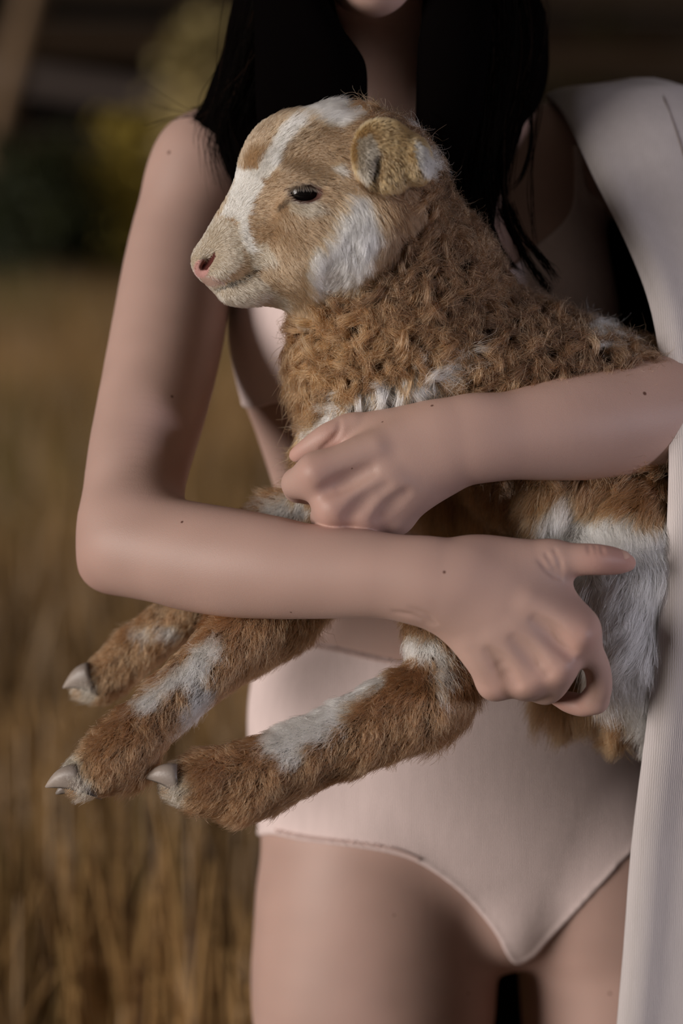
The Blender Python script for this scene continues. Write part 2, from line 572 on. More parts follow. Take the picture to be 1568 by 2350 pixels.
leaf_mat, nt, b = tint_mat('shrub_leaf', 0.6, 0.25)
bark, nt, b = mat('shrub_bark', (0.05, 0.035, 0.02), 0.9, 0.1)
noise_bump(nt, b, 60, 0.5, 0.003)
def shrub(label, cx, cy, rx, ry, h, n, cols, leaf=0.05, top=1.0, name='shrub'):
    """stems fanning from the ground and leaves in clusters at their ends"""
    root = bpy.data.objects.new(name, None)
    g = float(ground_z(cx, cy))
    link(root, None, (cx, cy, g)); set_props(root, label, 'shrub')
    ns = 9; tips = []
    for k in range(ns):
        a = rng.random() * 6.28; q = math.sqrt(rng.random())
        tip = np.array([cx + rx * 0.8 * q * math.cos(a), cy + ry * 0.8 * q * math.sin(a), g + h * (0.55 + 0.4 * rng.random())])
        mid = np.array([cx, cy, g]) * 0.55 + tip * 0.45 + np.array([0, 0, h * 0.12])
        lathe_pole('stem', [(cx + 0.04 * math.cos(a), cy + 0.04 * math.sin(a), g - 0.05, 0.018), (*mid, 0.012), (*tip, 0.005)], bark, root, 6)
        tips.append((mid, tip))
    nc = max(30, n // 35); cc = []
    for k in range(nc):
        m_, t_ = tips[rng.integers(ns)]
        c = m_ + (t_ - m_) * (0.1 + rng.random())
        cc.append(c + rng.normal(0, 1, 3) * np.array([rx, ry, h * 0.5]) * 0.28)
    cc = np.array(cc)
    p = cc[rng.integers(nc, size=n)] + rng.normal(0, 0.055, (n, 3))
    p[:, 2] = np.clip(p[:, 2], g + 0.03, g + h * top)
    d = rng.normal(size=(n, 3)); d /= np.linalg.norm(d, axis=1)[:, None]
    s = np.cross(d, rng.normal(size=(n, 3))); s /= np.linalg.norm(s, axis=1)[:, None]
    L = leaf * (0.6 + 0.8 * rng.random(n))[:, None]
    nrm = np.cross(d, s)
    v = np.stack([p, p + d * L * .5 + s * L * .28 + nrm * L * .06, p + d * L, p + d * L * .5 - s * L * .28 + nrm * L * .06], 1).reshape(-1, 3)
    f = np.arange(4 * n).reshape(n, 4)
    w = np.clip(0.5 + 0.5 * noise(p, 5, 5) + 0.25 * rng.normal(size=n), 0, 1)[:, None]
    c = np.array(cols[0]) * (1 - w) + np.array(cols[1]) * w
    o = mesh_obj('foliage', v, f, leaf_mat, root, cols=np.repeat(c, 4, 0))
    o['kind'] = 'stuff'
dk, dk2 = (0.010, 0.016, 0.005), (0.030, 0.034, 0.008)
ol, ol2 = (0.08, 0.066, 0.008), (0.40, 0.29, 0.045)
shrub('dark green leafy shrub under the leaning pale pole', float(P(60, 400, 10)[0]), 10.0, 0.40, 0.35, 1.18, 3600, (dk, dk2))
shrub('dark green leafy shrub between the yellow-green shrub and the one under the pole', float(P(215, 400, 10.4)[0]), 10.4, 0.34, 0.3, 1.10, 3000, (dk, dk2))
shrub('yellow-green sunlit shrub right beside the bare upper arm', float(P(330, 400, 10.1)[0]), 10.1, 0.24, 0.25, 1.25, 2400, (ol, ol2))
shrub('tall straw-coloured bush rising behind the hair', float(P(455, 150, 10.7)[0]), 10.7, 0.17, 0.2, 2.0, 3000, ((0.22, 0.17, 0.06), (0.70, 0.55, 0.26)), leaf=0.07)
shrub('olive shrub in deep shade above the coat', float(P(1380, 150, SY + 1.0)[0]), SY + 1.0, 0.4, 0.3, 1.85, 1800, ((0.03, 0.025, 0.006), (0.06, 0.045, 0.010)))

# ------------------------------------------------------------------ the person
def Zp(py, Y=0.08): return float(P(784, py, Y)[2])
def Xp(px, py, Y=0.08): return float(P(px, py, Y)[0])
def rows(lst, Yref=0.08):
    return [(Zp(py, Yref), Xp(l, py, Yref), Xp(r, py, Yref), cy, b_) for py, l, r, cy, b_ in lst]
torso = Stack(rows([
    (215, 760, 1040, .10, .05), (300, 600, 1310, .10, .062), (400, 560, 1372, .10, .078), (500, 556, 1388, .095, .09), (620, 548, 1393, .09, .098),
    (750, 540, 1395, .085, .100), (900, 556, 1390, .082, .094), (1000, 590, 1380, .08, .088), (1150, 636, 1385, .08, .082),
    (1300, 655, 1405, .08, .082), (1430, 655, 1450, .08, .086), (1550, 630, 1505, .08, .092), (1650, 615, 1545, .08, .098),
    (1800, 614, 1570, .08, .100), (1950, 618, 1580, .085, .098), (2060, 690, 1545, .09, .086), (2140, 840, 1450, .09, .058), (2185, 1010, 1320, .085, .040)]), 2.25)
thigh_z = Zp(2350, .07)
def W(px, py, Y, rm): 
    q = P(px, py, Y); return (*q, rm)
leg_l = Chain([W(900, 1860, .080, .085), W(872, 1990, .075, .097), W(862, 2130, .072, .100), W(858, 2350, .07, .098), (.032, .075, .50, .062), (.030, .080, .42, .055),
               (.032, .10, .30, .055), (.035, .11, .12, .036), (.036, .11, .06, .034)], world=True)
leg_r = Chain([W(1370, 1860, .085, .090), W(1405, 1990, .085, .097), W(1450, 2130, .098, .098), W(1462, 2350, .100, .096), (.222, .085, .50, .061), (.224, .09, .42, .055),
               (.226, .11, .30, .055), (.228, .12, .12, .036), (.229, .12, .06, .034)], world=True)
body_prims = [(torso, 0), (leg_l, .012), (leg_r, .012),
    (Ell(1172, 2085, .055, 95, .055, 118), .03),                                   # lower belly
    (Ell(745, 740, .035, 170, .060, 165), .05), (Ell(1210, 740, .035, 170, .060, 165), .05),   # chest
    (Ell(700, 1640, .10, 110, .09, 240), .04),                                     # hip
]
head_prims = [
    (Chain([(905, 330, .09, 130), (893, 200, .075, 118), (885, 60, .06, 120), (890, -120, .06, 140)]), .03),
    (Ell(880, -300, .05, 215, .098, 300), .03), (Ell(858, -95, -.005, 130, .062, 130), .03),
    (Ell(856, -12, -.035, 62, .026, 42), .02),                                     # chin
    (Chain([(852, -330, -.04, 26), (850, -270, -.062, 32), (850, -235, -.068, 36)]), .012),   # nose
    (Chain([(790, -138, -.045, 16), (852, -146, -.062, 20), (915, -138, -.045, 16)]), .006),  # lips
    (Chain([(795, -118, -.045, 16), (852, -108, -.060, 22), (910, -118, -.045, 16)]), .006),
    (Ell(665, -270, .06, 22, .022, 60), .008), (Ell(1092, -270, .06, 22, .022, 60), .008),    # ears
    (Chain([(800, 318, .06, 60), (600, 310, .075, 80), (470, 380, .07, 100)]), .03),          # shoulders
    (Chain([(1010, 318, .06, 60), (1250, 312, .07, 78), (1440, 366, .08, 92)]), .03),
]
feet = [(Chain([(x + .004, y - .02, .045, .033), (x, y - .10, .028, .030), (x - .005, y - .17, .018, .022)], world=True), .02) for x, y in ((.036, .11), (.229, .12))]
heels = [(Ell(x, y + .02, .033, .033, .042, .033, world=True), .02) for x, y in ((.036, .11), (.229, .12))]

arm_l = [
    (Chain([(480, 385, .072, 116), (440, 480, .06, 121), (412, 600, .04, 126), (386, 760, .0, 131), (352, 920, -.04, 127), (318, 1060, -.075, 119), (302, 1170, -.095, 113), (300, 1250, -.112, 104)]), 0),
    (Chain([(300, 1232, -.108, 108), (400, 1268, -.135, 124), (520, 1290, -.160, 126), (620, 1302, -.177, 119), (700, 1311, -.188, 110), (850, 1318, -.203, 101), (950, 1330, -.211, 92), (1020, 1342, -.214, 88)], flat=1.12), .022),
    (Ell(245, 1300, -.085, 52, .02, 42), .03),
]
hand_l = [   # her right hand: back of the hand to the camera, fingers closing under the lamb
    (Chain([(1000, 1338, -.213, 86), (1075, 1350, -.214, 80), (1130, 1370, -.215, 76)], flat=1.35), .02),
    (Chain([(1090, 1315, -.213, 52), (1215, 1375, -.221, 44), (1325, 1452, -.227, 36)]), .020),
    (Chain([(1080, 1350, -.213, 52), (1190, 1440, -.224, 42), (1280, 1530, -.228, 35)]), .020),
    (Chain([(1065, 1380, -.212, 50), (1140, 1470, -.221, 40), (1212, 1556, -.222, 34)]), .020),
    (Chain([(1050, 1405, -.208, 46), (1090, 1490, -.214, 38), (1135, 1566, -.212, 32)]), .020),
    (Chain([(1110, 1325, -.200, 70), (1210, 1400, -.205, 76), (1255, 1460, -.205, 62)], flat=1.5), .02),   # palm
    (Chain([(1326, 1450, -.221, 28), (1278, 1524, -.222, 28), (1212, 1552, -.216, 27), (1138, 1560, -.206, 26)]), .016),
    (Chain([(1215, 1385, -.2315, 6), (1270, 1415, -.2340, 7), (1334, 1458, -.2368, 10)]), .016), (Chain([(1185, 1445, -.2310, 6), (1230, 1488, -.2340, 7), (1284, 1534, -.2377, 10)]), .016),
    (Chain([(1140, 1465, -.2300, 6), (1172, 1508, -.2315, 7), (1215, 1560, -.2318, 9)]), .016), (Chain([(1090, 1475, -.2230, 5), (1110, 1520, -.2230, 6), (1136, 1568, -.2200, 8)]), .016),
    # thumb
    (Chain([(1095, 1308, -.204, 50), (1180, 1292, -.206, 50), (1268, 1284, -.207, 43)]), .018),
    (Chain([(1262, 1284, -.207, 43), (1315, 1283, -.209, 37), (1368, 1284, -.209, 36), (1412, 1288, -.203, 31), (1440, 1292, -.196, 20)]), .006),
    (Chain([(1225, 1330, -.203, 34), (1285, 1395, -.210, 34), (1325, 1440, -.217, 30)]), .022),
    # index
    (Chain([(1330, 1458, -.224, 33), (1366, 1520, -.215, 31), (1376, 1572, -.207, 30), (1366, 1606, -.198, 31)]), .008),
    (Chain([(1366, 1606, -.198, 30), (1340, 1618, -.190, 27), (1308, 1612, -.184, 25), (1284, 1604, -.181, 19)]), .004),
    # middle, ring, little
    (Chain([(1283, 1534, -.227, 33), (1275, 1570, -.214, 31), (1252, 1588, -.196, 30), (1228, 1578, -.176, 28)]), .009),
    (Chain([(1214, 1558, -.221, 32), (1208, 1578, -.205, 30), (1190, 1576, -.185, 28), (1176, 1556, -.168, 26)]), .009),
    (Chain([(1136, 1567, -.211, 30), (1134, 1575, -.197, 27), (1128, 1566, -.180, 25), (1126, 1545, -.166, 22)]), .009),
]
arm_r = [
    (Chain([(1455, 372, .085, 98), (1560, 480, .065, 106), (1665, 700, .02, 112), (1735, 880, -.03, 110), (1745, 960, -.05, 105)]), 0),
    (Chain([(1735, 955, -.05, 112), (1650, 955, -.075, 130), (1545, 953, -.10, 147), (1420, 970, -.128, 131), (1300, 984, -.148, 119), (1180, 999, -.162, 102), (1110, 1004, -.168, 92), (1050, 1012, -.171, 84)], flat=1.12), .02),
]
hand_r = [   # her left hand on the lamb's chest
    (Chain([(1070, 1008, -.170, 84), (1000, 1026, -.172, 78), (950, 1046, -.173, 72)], flat=1.4), .02),
    (Chain([(985, 1000, -.171, 50), (850, 1030, -.182, 40), (730, 1080, -.188, 34)]), .020),
    (Chain([(985, 1035, -.171, 50), (880, 1095, -.184, 40), (768, 1165, -.190, 34)]), .020),
    (Chain([(990, 1062, -.170, 48), (910, 1125, -.181, 38), (842, 1180, -.184, 33)]), .020),
    (Chain([(1000, 1080, -.166, 44), (955, 1135, -.174, 36), (910, 1186, -.175, 31)]), .020),
    (Chain([(950, 1050, -.158, 70), (860, 1095, -.160, 76), (800, 1120, -.160, 60)], flat=1.5), .02),
    (Chain([(730, 1084, -.182, 28), (772, 1160, -.184, 27), (842, 1176, -.178, 26), (906, 1182, -.169, 25)]), .016),
    (Chain([(860, 1030, -.1920, 6), (800, 1054, -.1940, 7), (724, 1083, -.1975, 10)]), .016), (Chain([(890, 1092, -.1930, 6), (840, 1124, -.1955, 7), (768, 1168, -.1995, 10)]), .016),
    (Chain([(920, 1115, -.1905, 6), (885, 1145, -.1925, 7), (842, 1184, -.1938, 9)]), .016), (Chain([(960, 1125, -.1835, 5), (938, 1152, -.1835, 6), (908, 1188, -.1830, 8)]), .016),
    # thumb behind
    (Chain([(980, 985, -.160, 44), (880, 985, -.158, 42), (800, 990, -.155, 40)]), .016),
    (Chain([(812, 985, -.158, 36), (760, 1000, -.160, 33), (718, 1022, -.156, 26), (684, 1040, -.150, 17), (674, 1046, -.147, 11)]), .004),
    # index
    (Chain([(728, 1088, -.186, 34), (698, 1104, -.177, 38), (682, 1110, -.162, 37), (684, 1118, -.148, 31)]), .012),
    (Chain([(680, 1126, -.150, 26), (705, 1134, -.140, 24), (735, 1140, -.136, 20)]), .004),
    # middle, ring, little curl in under the chest
    (Chain([(766, 1168, -.190, 32), (748, 1180, -.178, 30), (740, 1188, -.160, 28), (752, 1186, -.142, 24)]), .009),
    (Chain([(842, 1182, -.184, 31), (828, 1196, -.170, 28), (822, 1200, -.152, 26), (830, 1194, -.136, 22)]), .009),
    (Chain([(910, 1188, -.175, 29), (900, 1200, -.162, 26), (896, 1202, -.146, 24), (904, 1194, -.132, 20)]), .009),
]
def prim_bounds(ps):
    return np.min([p.lo for p, k in ps], 0), np.max([p.hi for p, k in ps], 0)

hx = [(float(P(640, 1100, -.19)[0]), float(P(1465, 1300, -.21)[0]), .0011)]
hz = [(Zp(1650, -.2), Zp(945, -.2), .0011)]
hy = [(-.255, -.125, .0011)]
xs = axis(-.25, .43, .0034, hx)
ys = axis(-.30, .23, .0034, hy)
zs = axis(-.006, 1.70, .0036, hz + [(.0, .66, .007)] if False else hz)
fld = Field(xs, ys, zs)
for p, k in body_prims + head_prims + feet + heels:
    fld.add(p, k)
def add_arm(fld, prims, shoulder):
    lo, hi = prim_bounds(prims)
    sl = fld.sub(type('b', (), {'lo': lo, 'hi': hi})(), .03)
    sub = Field(fld.xs[sl[0]], fld.ys[sl[1]], fld.zs[sl[2]])
    for p, k in prims:
        sub.add(p, k)
    x, y, z = sub.coords((slice(None),) * 3)
    k = (.0015 + .030 * np.clip((z - Zp(720, .05)) / .10, 0, 1)).astype(np.float32)
    fld.F[sl] = smin(fld.F[sl], sub.F, k)
    return sub, sl
add_arm(fld, arm_r + hand_r, None)
add_arm(fld, arm_l + hand_l, None)
def surf_pts(px, py, prims, off=0.0, y0=-.25, y1=.2, n=220):
    """first hit of the body seen at the given pixels, lifted by off"""
    ys_ = np.linspace(y0, y1, n)
    Q = P(px[:, None], py[:, None], ys_[None, :])
    d = np.full(Q.shape[:2], 1.0)
    for p, k in prims:
        d = smin(d, p(Q[..., 0], Q[..., 1], Q[..., 2]), k)
    hit = (d - off) < 0
    i = np.argmax(hit, 1); ok = hit.any(1)
    return Q[np.arange(len(px)), np.maximum(i - 1, 0)][ok]
# creases of the skin: elbow fold, wrist folds, thumb web, valleys between the knuckles
def crease(prims, line, r, lift=0.0, k=.003):
    l = catmull(np.array(line, float), 4)
    q = surf_pts(l[:, 0], l[:, 1], prims, y0=-.27, y1=-.02, n=260)
    if len(q) > 2:
        w = np.sin(np.linspace(.25, math.pi - .25, len(q))) * r
        fld.cut(Chain(np.hstack([q - np.array([0, lift, 0]), w[:, None]]), n=1, world=True), k)
LA, RA = arm_l + hand_l, arm_r + hand_r
for l in ([(1255, 1272), (1270, 1298), (1287, 1326)], [(1238, 1284), (1257, 1306), (1277, 1324)], [(1274, 1262), (1285, 1290), (1291, 1318)], [(905, 1405), (950, 1414), (988, 1436)], [(942, 1396), (975, 1411), (1000, 1432)]):
    crease(LA, l, .0011)
for l in ([(1366, 1250), (1368, 1258), (1370, 1268)], [(1352, 1250), (1353, 1258), (1355, 1270)], [(1381, 1253), (1382, 1260), (1384, 1268)]):
    crease(LA, l, .0006)
crease(LA, [(416, 1112), (455, 1124), (505, 1150)], .0020, k=.008)
for l in ([(1308, 1496), (1272, 1455), (1232, 1424)], [(1252, 1545), (1217, 1502), (1182, 1470)], [(1180, 1568), (1150, 1528), (1124, 1500)]):
    crease(LA, l, .0036, .0016, .008)
crease(RA, [(779, 966), (777, 988), (762, 1010), (738, 1030)], .0014)
for l in ([(742, 1126), (790, 1108), (850, 1080)], [(803, 1182), (838, 1150), (885, 1118)], [(872, 1190), (898, 1160), (930, 1134)]):
    crease(RA, l, .0034, .0015, .008)
bpos, bquads = surface_nets(fld.F, xs, ys, zs)
_ax, _az = PIX(bpos)
_hand = ((_ax > 1000) & (_ax < 1480) & (_az > 1230) & (_az < 1660)) | ((_ax > 640) & (_ax < 1060) & (_az > 940) & (_az < 1230))
_hand &= bpos[:, 1] < -.12
bpos = relax(bpos, bquads, 10, np.where(_hand, 0.0, 1.0))
bpos = relax(bpos, bquads, 2, np.where(_hand, 1.0, 0.5))
SK = np.array([0.455, 0.298, 0.250])
bt = np.tile(SK, (len(bpos), 1))
bt *= (1 + 0.05 * noise(bpos, 45, 9) + 0.03 * noise(bpos, 160, 10))[:, None]
def flush(px, py, Y, r, amt, col=(0.52, 0.245, 0.20)):
    amt = amt * .62
    d = np.linalg.norm(bpos - P(px, py, Y), axis=1)
    w = (amt * np.exp(-(d / r) ** 2))[:, None]
    bt[:] = bt * (1 - w) + np.array(col) * w
for f in ((1338, 1460, -.236, .016, .45), (1287, 1537, -.236, .014, .35), (1216, 1562, -.23, .014, .3), (1138, 1572, -.22, .014, .3),
          (1410, 1290, -.21, .017, .75), (1440, 1292, -.2, .012, .6), (1360, 1284, -.22, .014, .35), (1284, 1604, -.185, .012, .7), (1340, 1620, -.195, .014, .35),
          (722, 1084, -.197, .014, .35), (766, 1172, -.198, .014, .5), (842, 1186, -.19, .013, .35), (684, 1040, -.152, .014, .5), (760, 1012, -.17, .012, .5),
          (240, 1310, -.1, .03, .45), (860, -118, -.06, .02, .7)):
    flush(*f)
porg = np.array([.13, .11, 0.0])
# freckles and moles, set into the skin material at their places on the body
def add_moles(m, moles, org):
    nt = m.node_tree; bs = nt.nodes['Principled BSDF']
    src = bs.inputs['Base Color'].links[0].from_socket
    tc = N(nt, 'ShaderNodeTexCoord'); fac = None
    for p, r in moles:
        vm = N(nt, 'ShaderNodeVectorMath', operation='DISTANCE'); vm.inputs[1].default_value = p - org
        mr = N(nt, 'ShaderNodeMapRange'); mr.inputs['From Min'].default_value = r * 1.25; mr.inputs['From Max'].default_value = r * 0.6
        nt.links.new(tc.outputs['Object'], vm.inputs[0]); nt.links.new(vm.outputs['Value'], mr.inputs['Value'])
        if fac is None: fac = mr.outputs['Result']
        else:
            mx = N(nt, 'ShaderNodeMath', operation='MAXIMUM'); nt.links.new(fac, mx.inputs[0]); nt.links.new(mr.outputs['Result'], mx.inputs[1]); fac = mx.outputs[0]
    mix = N(nt, 'ShaderNodeMixRGB'); mix.inputs['Color2'].default_value = (0.13, 0.06, 0.045, 1)
    nt.links.new(fac, mix.inputs['Fac']); nt.links.new(src, mix.inputs['Color1']); nt.links.new(mix.outputs['Color'], bs.inputs['Base Color'])
moles = []
front = bpos[:, 1]
mpx, mpy = PIX(bpos)
for px, py, r in ((418, 1198, .0011), (395, 910, .0012), (1480, 903, .0015), (992, 931, .0012), (388, 350, .0016), (1020, 1313, .0011),
                  (878, 968, .0008), (668, 1405, .0008), (808, 1075, .0007), (1075, 2280, .001), (905, 2100, .0008), (1400, 2280, .0012)):
    d = np.hypot(mpx - px, mpy - py); c = np.where(d < 14)[0]
    if len(c):
        y0_ = bpos[c, 1].min(); c = c[bpos[c, 1] < y0_ + .008]
        A = np.stack([np.ones(len(c)), mpx[c] - px, mpy[c] - py], 1)
        yy = np.linalg.lstsq(A, bpos[c, 1], rcond=None)[0][0] if len(c) > 3 else y0_
        moles.append((P(px, py, yy), r * 1.0))
add_moles(skin, moles, porg)
person = mesh_obj('person', bpos, bquads, skin, origin=porg, cols=bt)
set_props(person, 'dark-haired person in pale pink underwear with a cream coat, cradling a lamb', 'person')
print('body', len(bpos), round(time.time() - T0, 1))

# ------------------------------------------------------------------ clothing (children of the person)
def garment(name, label, m, poly, box, thick=.0019, hem=.0009, prims=body_prims, hem_px=11):
    lo, hi = box
    f = Field(np.arange(lo[0], hi[0], .0017, dtype=np.float32), np.arange(lo[1], hi[1], .0022, dtype=np.float32), np.arange(lo[2], hi[2], .0017, dtype=np.float32))
    for p, k in prims:
        f.add(p, k)
    d = f.F
    near = np.argwhere(np.abs(d) < .010)
    q = np.stack([f.xs[near[:, 0]], f.ys[near[:, 1]], f.zs[near[:, 2]]], 1)
    px, py = PIX(q)
    reg = poly_sd(px, py, catmull(np.vstack([poly, poly[:1]]), 4)[:-1])
    dv = d[near[:, 0], near[:, 1], near[:, 2]]
    hm = np.clip((reg + hem_px) / 3.0, 0, 1) * hem
    v = -smin(-(dv - thick - hm), -(reg * .00033), .0016)
    G = np.where(d > 0, 1.0, -1.0).astype(np.float32) * .01
    # deep inside / far outside of the region: settle the sign by the region as well
    deep = np.argwhere(d <= -.010)
    q2 = np.stack([f.xs[deep[:, 0]], f.ys[deep[:, 1]], f.zs[deep[:, 2]]], 1)
    px, py = PIX(q2)
    G[deep[:, 0], deep[:, 1], deep[:, 2]] = np.where(in_poly(px, py, poly), -.01, .01)
    G[near[:, 0], near[:, 1], near[:, 2]] = v
    pos, quads = surface_nets(G, f.xs, f.ys, f.zs)
    dd = np.full(len(pos), 1.0)
    x, y, z = pos.T
    for p, k in prims:
        dd = smin(dd, p(x, y, z), k)
    keep = (dd > -.0035)[quads].all(1)
    quads = quads[keep]
    used = np.unique(quads); mp = np.full(len(pos), -1); mp[used] = np.arange(len(used))
    pos, quads = pos[used], mp[quads]
    pos = relax(pos, quads, 3)
    o = mesh_obj(name, pos, quads, m, person)
    o['label'] = label
    return o
def stitches(name, line, parent, prims, m, off, step=5.0, amp=4.5, r=.00062):
    l = catmull(np.array(line, float), 30); seg = np.r_[0, np.cumsum(np.hypot(*np.diff(l, axis=0).T))]
    s = np.arange(0, seg[-1], step)
    px, py = np.interp(s, seg, l[:, 0]), np.interp(s, seg, l[:, 1])
    tx, ty = np.gradient(px), np.gradient(py); L = np.hypot(tx, ty)
    zz = amp * np.where(np.arange(len(s)) % 2, 1, -1)
    q = surf_pts(px - ty / L * zz, py + tx / L * zz, prims, off)
    pos, f = [], []
    for i in range(len(q) - 1):
        a, b_ = q[i], q[i + 1]; t = (b_ - a) / (np.linalg.norm(b_ - a) + 1e-9)
        u = np.cross(t, [0, 1, 0]); u /= np.linalg.norm(u) + 1e-9; v = np.cross(t, u)
        k = len(pos)
        for c, rr in ((a, .7), ((a + b_) / 2, 1.25), (b_, .7)):
            for an in range(5):
                pos.append(c + r * rr * (u * math.cos(an * 1.2566) + v * math.sin(an * 1.2566)))
        for j in range(2):
            for an in range(5):
                f.append((k + j * 5 + an, k + j * 5 + (an + 1) % 5, k + j * 5 + 5 + (an + 1) % 5, k + j * 5 + 5 + an))
    return mesh_obj(name, pos, f, m, parent)

briefs_poly = np.array([(480, 1425), (660, 1459), (780, 1484), (900, 1512), (1050, 1530), (1250, 1535), (1480, 1520), (1720, 1490), (1740, 1780),
    (1560, 1860), (1450, 1958), (1400, 2012), (1320, 2098), (1262, 2160), (1225, 2200), (1185, 2214), (1162, 2190), (1142, 2150), (1105, 2100), (1050, 2042), (970, 1986),
    (900, 1960), (800, 1943), (700, 1931), (625, 1915), (480, 1885)], float)
z0, z1 = Zp(2260, .12), Zp(1410, -.05)
briefs = garment('briefs', 'pale pink high-waisted knit briefs', pink_knit, briefs_poly, ((Xp(540, 1500), -.09, z0), (Xp(1680, 1500), .22, z1)), prims=body_prims)
for line in ([(664, 1470), (780, 1494), (900, 1521), (1050, 1538)], [(630, 1906), (700, 1921), (800, 1933), (900, 1949), (965, 1974)]):
    stitches('hem_stitching', line, briefs, body_prims, pink_hem, .0030)
top_poly = np.array([(480, 905), (575, 938), (640, 924), (740, 938), (1000, 965), (1250, 955), (1480, 925), (1480, 600), (1395, 470), (1345, 420), (1335, 250), (1312, 250), (1318, 430),
    (1300, 500), (1232, 562), (1160, 622), (1060, 690), (960, 760), (880, 720), (800, 640), (700, 520), (660, 400), (640, 260), (615, 260), (630, 420), (590, 560), (540, 660), (480, 690)], float)
top = garment('bralette', 'pale pink knit bralette', pink_knit, top_poly, ((Xp(500, 600), -.07, Zp(980, -.05)), (Xp(1430, 600), .20, Zp(330, .1))), prims=body_prims + head_prims[-2:])

# cream coat hung over her left shoulder
cz = lambda py, Y: float(P(784, py, Y)[2])
edge = np.array([(1252, 212, .055), (1290, 252, .035), (1330, 322, .0), (1375, 412, -.035), (1450, 562, -.075), (1510, 702, -.125), (1543, 850, -.165), (1552, 1000, -.174),
                 (1543, 1200, -.182), (1521, 1400, -.180), (1491, 1600, -.162), (1467, 1780, -.140), (1447, 1950, -.125), (1430, 2150, -.115), (1412, 2350, -.110), (1380, 2750, -.10)], float)
ew = P(edge[:, 0], edge[:, 1], edge[:, 2])
zt = cz(183, .08)
coat_rows = catmull(np.array([
    (zt, .228, .246, .085, .004), (zt - .004, .204, .262, .085, .022), (zt - .012, .163, .278, .083, .046), (zt - .045, .140, .315, .08, .080), (zt - .10, .120, .352, .08, .120),
    (zt - .18, .108, .400, .08, .178), (zt - .27, .100, .430, .08, .236), (zt - .36, .098, .440, .08, .262), (.92, .094, .435, .08, .262), (.80, .085, .420, .08, .225),
    (.64, .080, .410, .08, .215), (.45, .075, .405, .08, .20)]), 14)
def coat():
    """cloth hung from the shoulder: rows run from the front edge round the arm to the back"""
    o = np.argsort(ew[:, 2]); sm = catmull(ew[o], 8)
    U = np.r_[np.linspace(0, .22, 26), np.linspace(.235, 1, 60)]
    rows_ = []
    for z, xl, xr, cy, b_ in coat_rows:
        ex = np.interp(z, sm[:, 2], sm[:, 0]); cx, a_ = (xl + xr) / 2, (xr - xl) / 2
        c0 = np.clip((ex - cx) / a_, -.995, .9)
        th0 = -math.acos(c0)                       # front: sin < 0
        th1 = math.pi - .55
        th = th0 + (th1 - th0) * U
        x, y = cx + a_ * np.cos(th), cy + b_ * np.sin(th)
        nx, ny = np.cos(th) / a_, np.sin(th) / b_; L = np.hypot(nx, ny); nx, ny = nx / L, ny / L
        s_ = np.r_[0, np.cumsum(np.hypot(np.diff(x), np.diff(y)))]
        low = np.clip((zt - .03 - z) / .12, 0, 1)
        dsp = low * (.0060 * np.exp(-((s_ - .013) / .010) ** 2) - .0030 * np.exp(-((s_ - .040) / .016) ** 2))
        dsp += low * np.clip((s_ - .04) / .05, 0, 1) * (.0035 * np.sin(s_ * 70 + 3 * z) + .0025 * np.sin(s_ * 31 - 4 * z + 1))
        dsp += np.clip((z - 1.26) / .06, 0, 1) * low * -.004 * np.exp(-((s_ - .060) / .020) ** 2)
        rows_.append(np.stack([x + nx * dsp, y + ny * dsp, np.full(len(U), z)], 1))
    G = np.array(rows_); R_, C_ = G.shape[:2]
    # the collar tip stays on the traced edge: shear the topmost rows outward to it
    gu = np.gradient(G, axis=1); gv = np.gradient(G, axis=0)
    nn = np.cross(gu, gv); nn /= np.linalg.norm(nn, axis=2)[..., None] + 1e-12
    if nn[R_ // 2, 5, 1] > 0: nn = -nn
    th_ = .0034
    outer, inner = G + nn * th_ * .5, G - nn * th_ * .5
    idx = np.arange(R_ * C_).reshape(R_, C_)
    q = lambda I: np.stack([I[:-1, :-1], I[1:, :-1], I[1:, 1:], I[:-1, 1:]], -1).reshape(-1, 4)
    # rounded front edge: one extra ring of points bulging forward between the two faces
    mid = G[:, 0] - gu[:, 0] / (np.linalg.norm(gu[:, 0], axis=1)[:, None] + 1e-9) * .0016
    mid1 = G[:, -1]
    pos = np.vstack([outer.reshape(-1, 3), inner.reshape(-1, 3), mid, mid1])
    off = R_ * C_; mi = 2 * off + np.arange(R_); mj = mi + R_
    strip = lambda A, B: np.stack([A[:-1], A[1:], B[1:], B[:-1]], -1)
    fo = q(idx)[:, ::-1]; fi = q(idx + off)
    e = [strip(idx[:, 0], mi), strip(mi, idx[:, 0] + off), strip(idx[:, -1] + off, mj), strip(mj, idx[:, -1])]
    hemq = np.stack([idx[-1, :-1], idx[-1, 1:], idx[-1, 1:] + off, idx[-1, :-1] + off], -1)
    f = np.vstack([fo, fi] + e + [hemq])
    mi_ = np.zeros(len(f), int); mi_[len(fo):len(fo) + len(fi)] = 1
    # the cream facing turns in a hand's breadth behind the front edge
    fc = np.tile(np.arange(C_ - 1), R_ - 1); mi_[len(fo):len(fo) + len(fi)][fc < 9] = 0
    o_ = mesh_obj('coat', pos, f, [cream_wool, painted_shade_lining], person, matidx=mi_)
    o_['label'] = 'cream wool coat hung over one shoulder'
    return o_
coat()

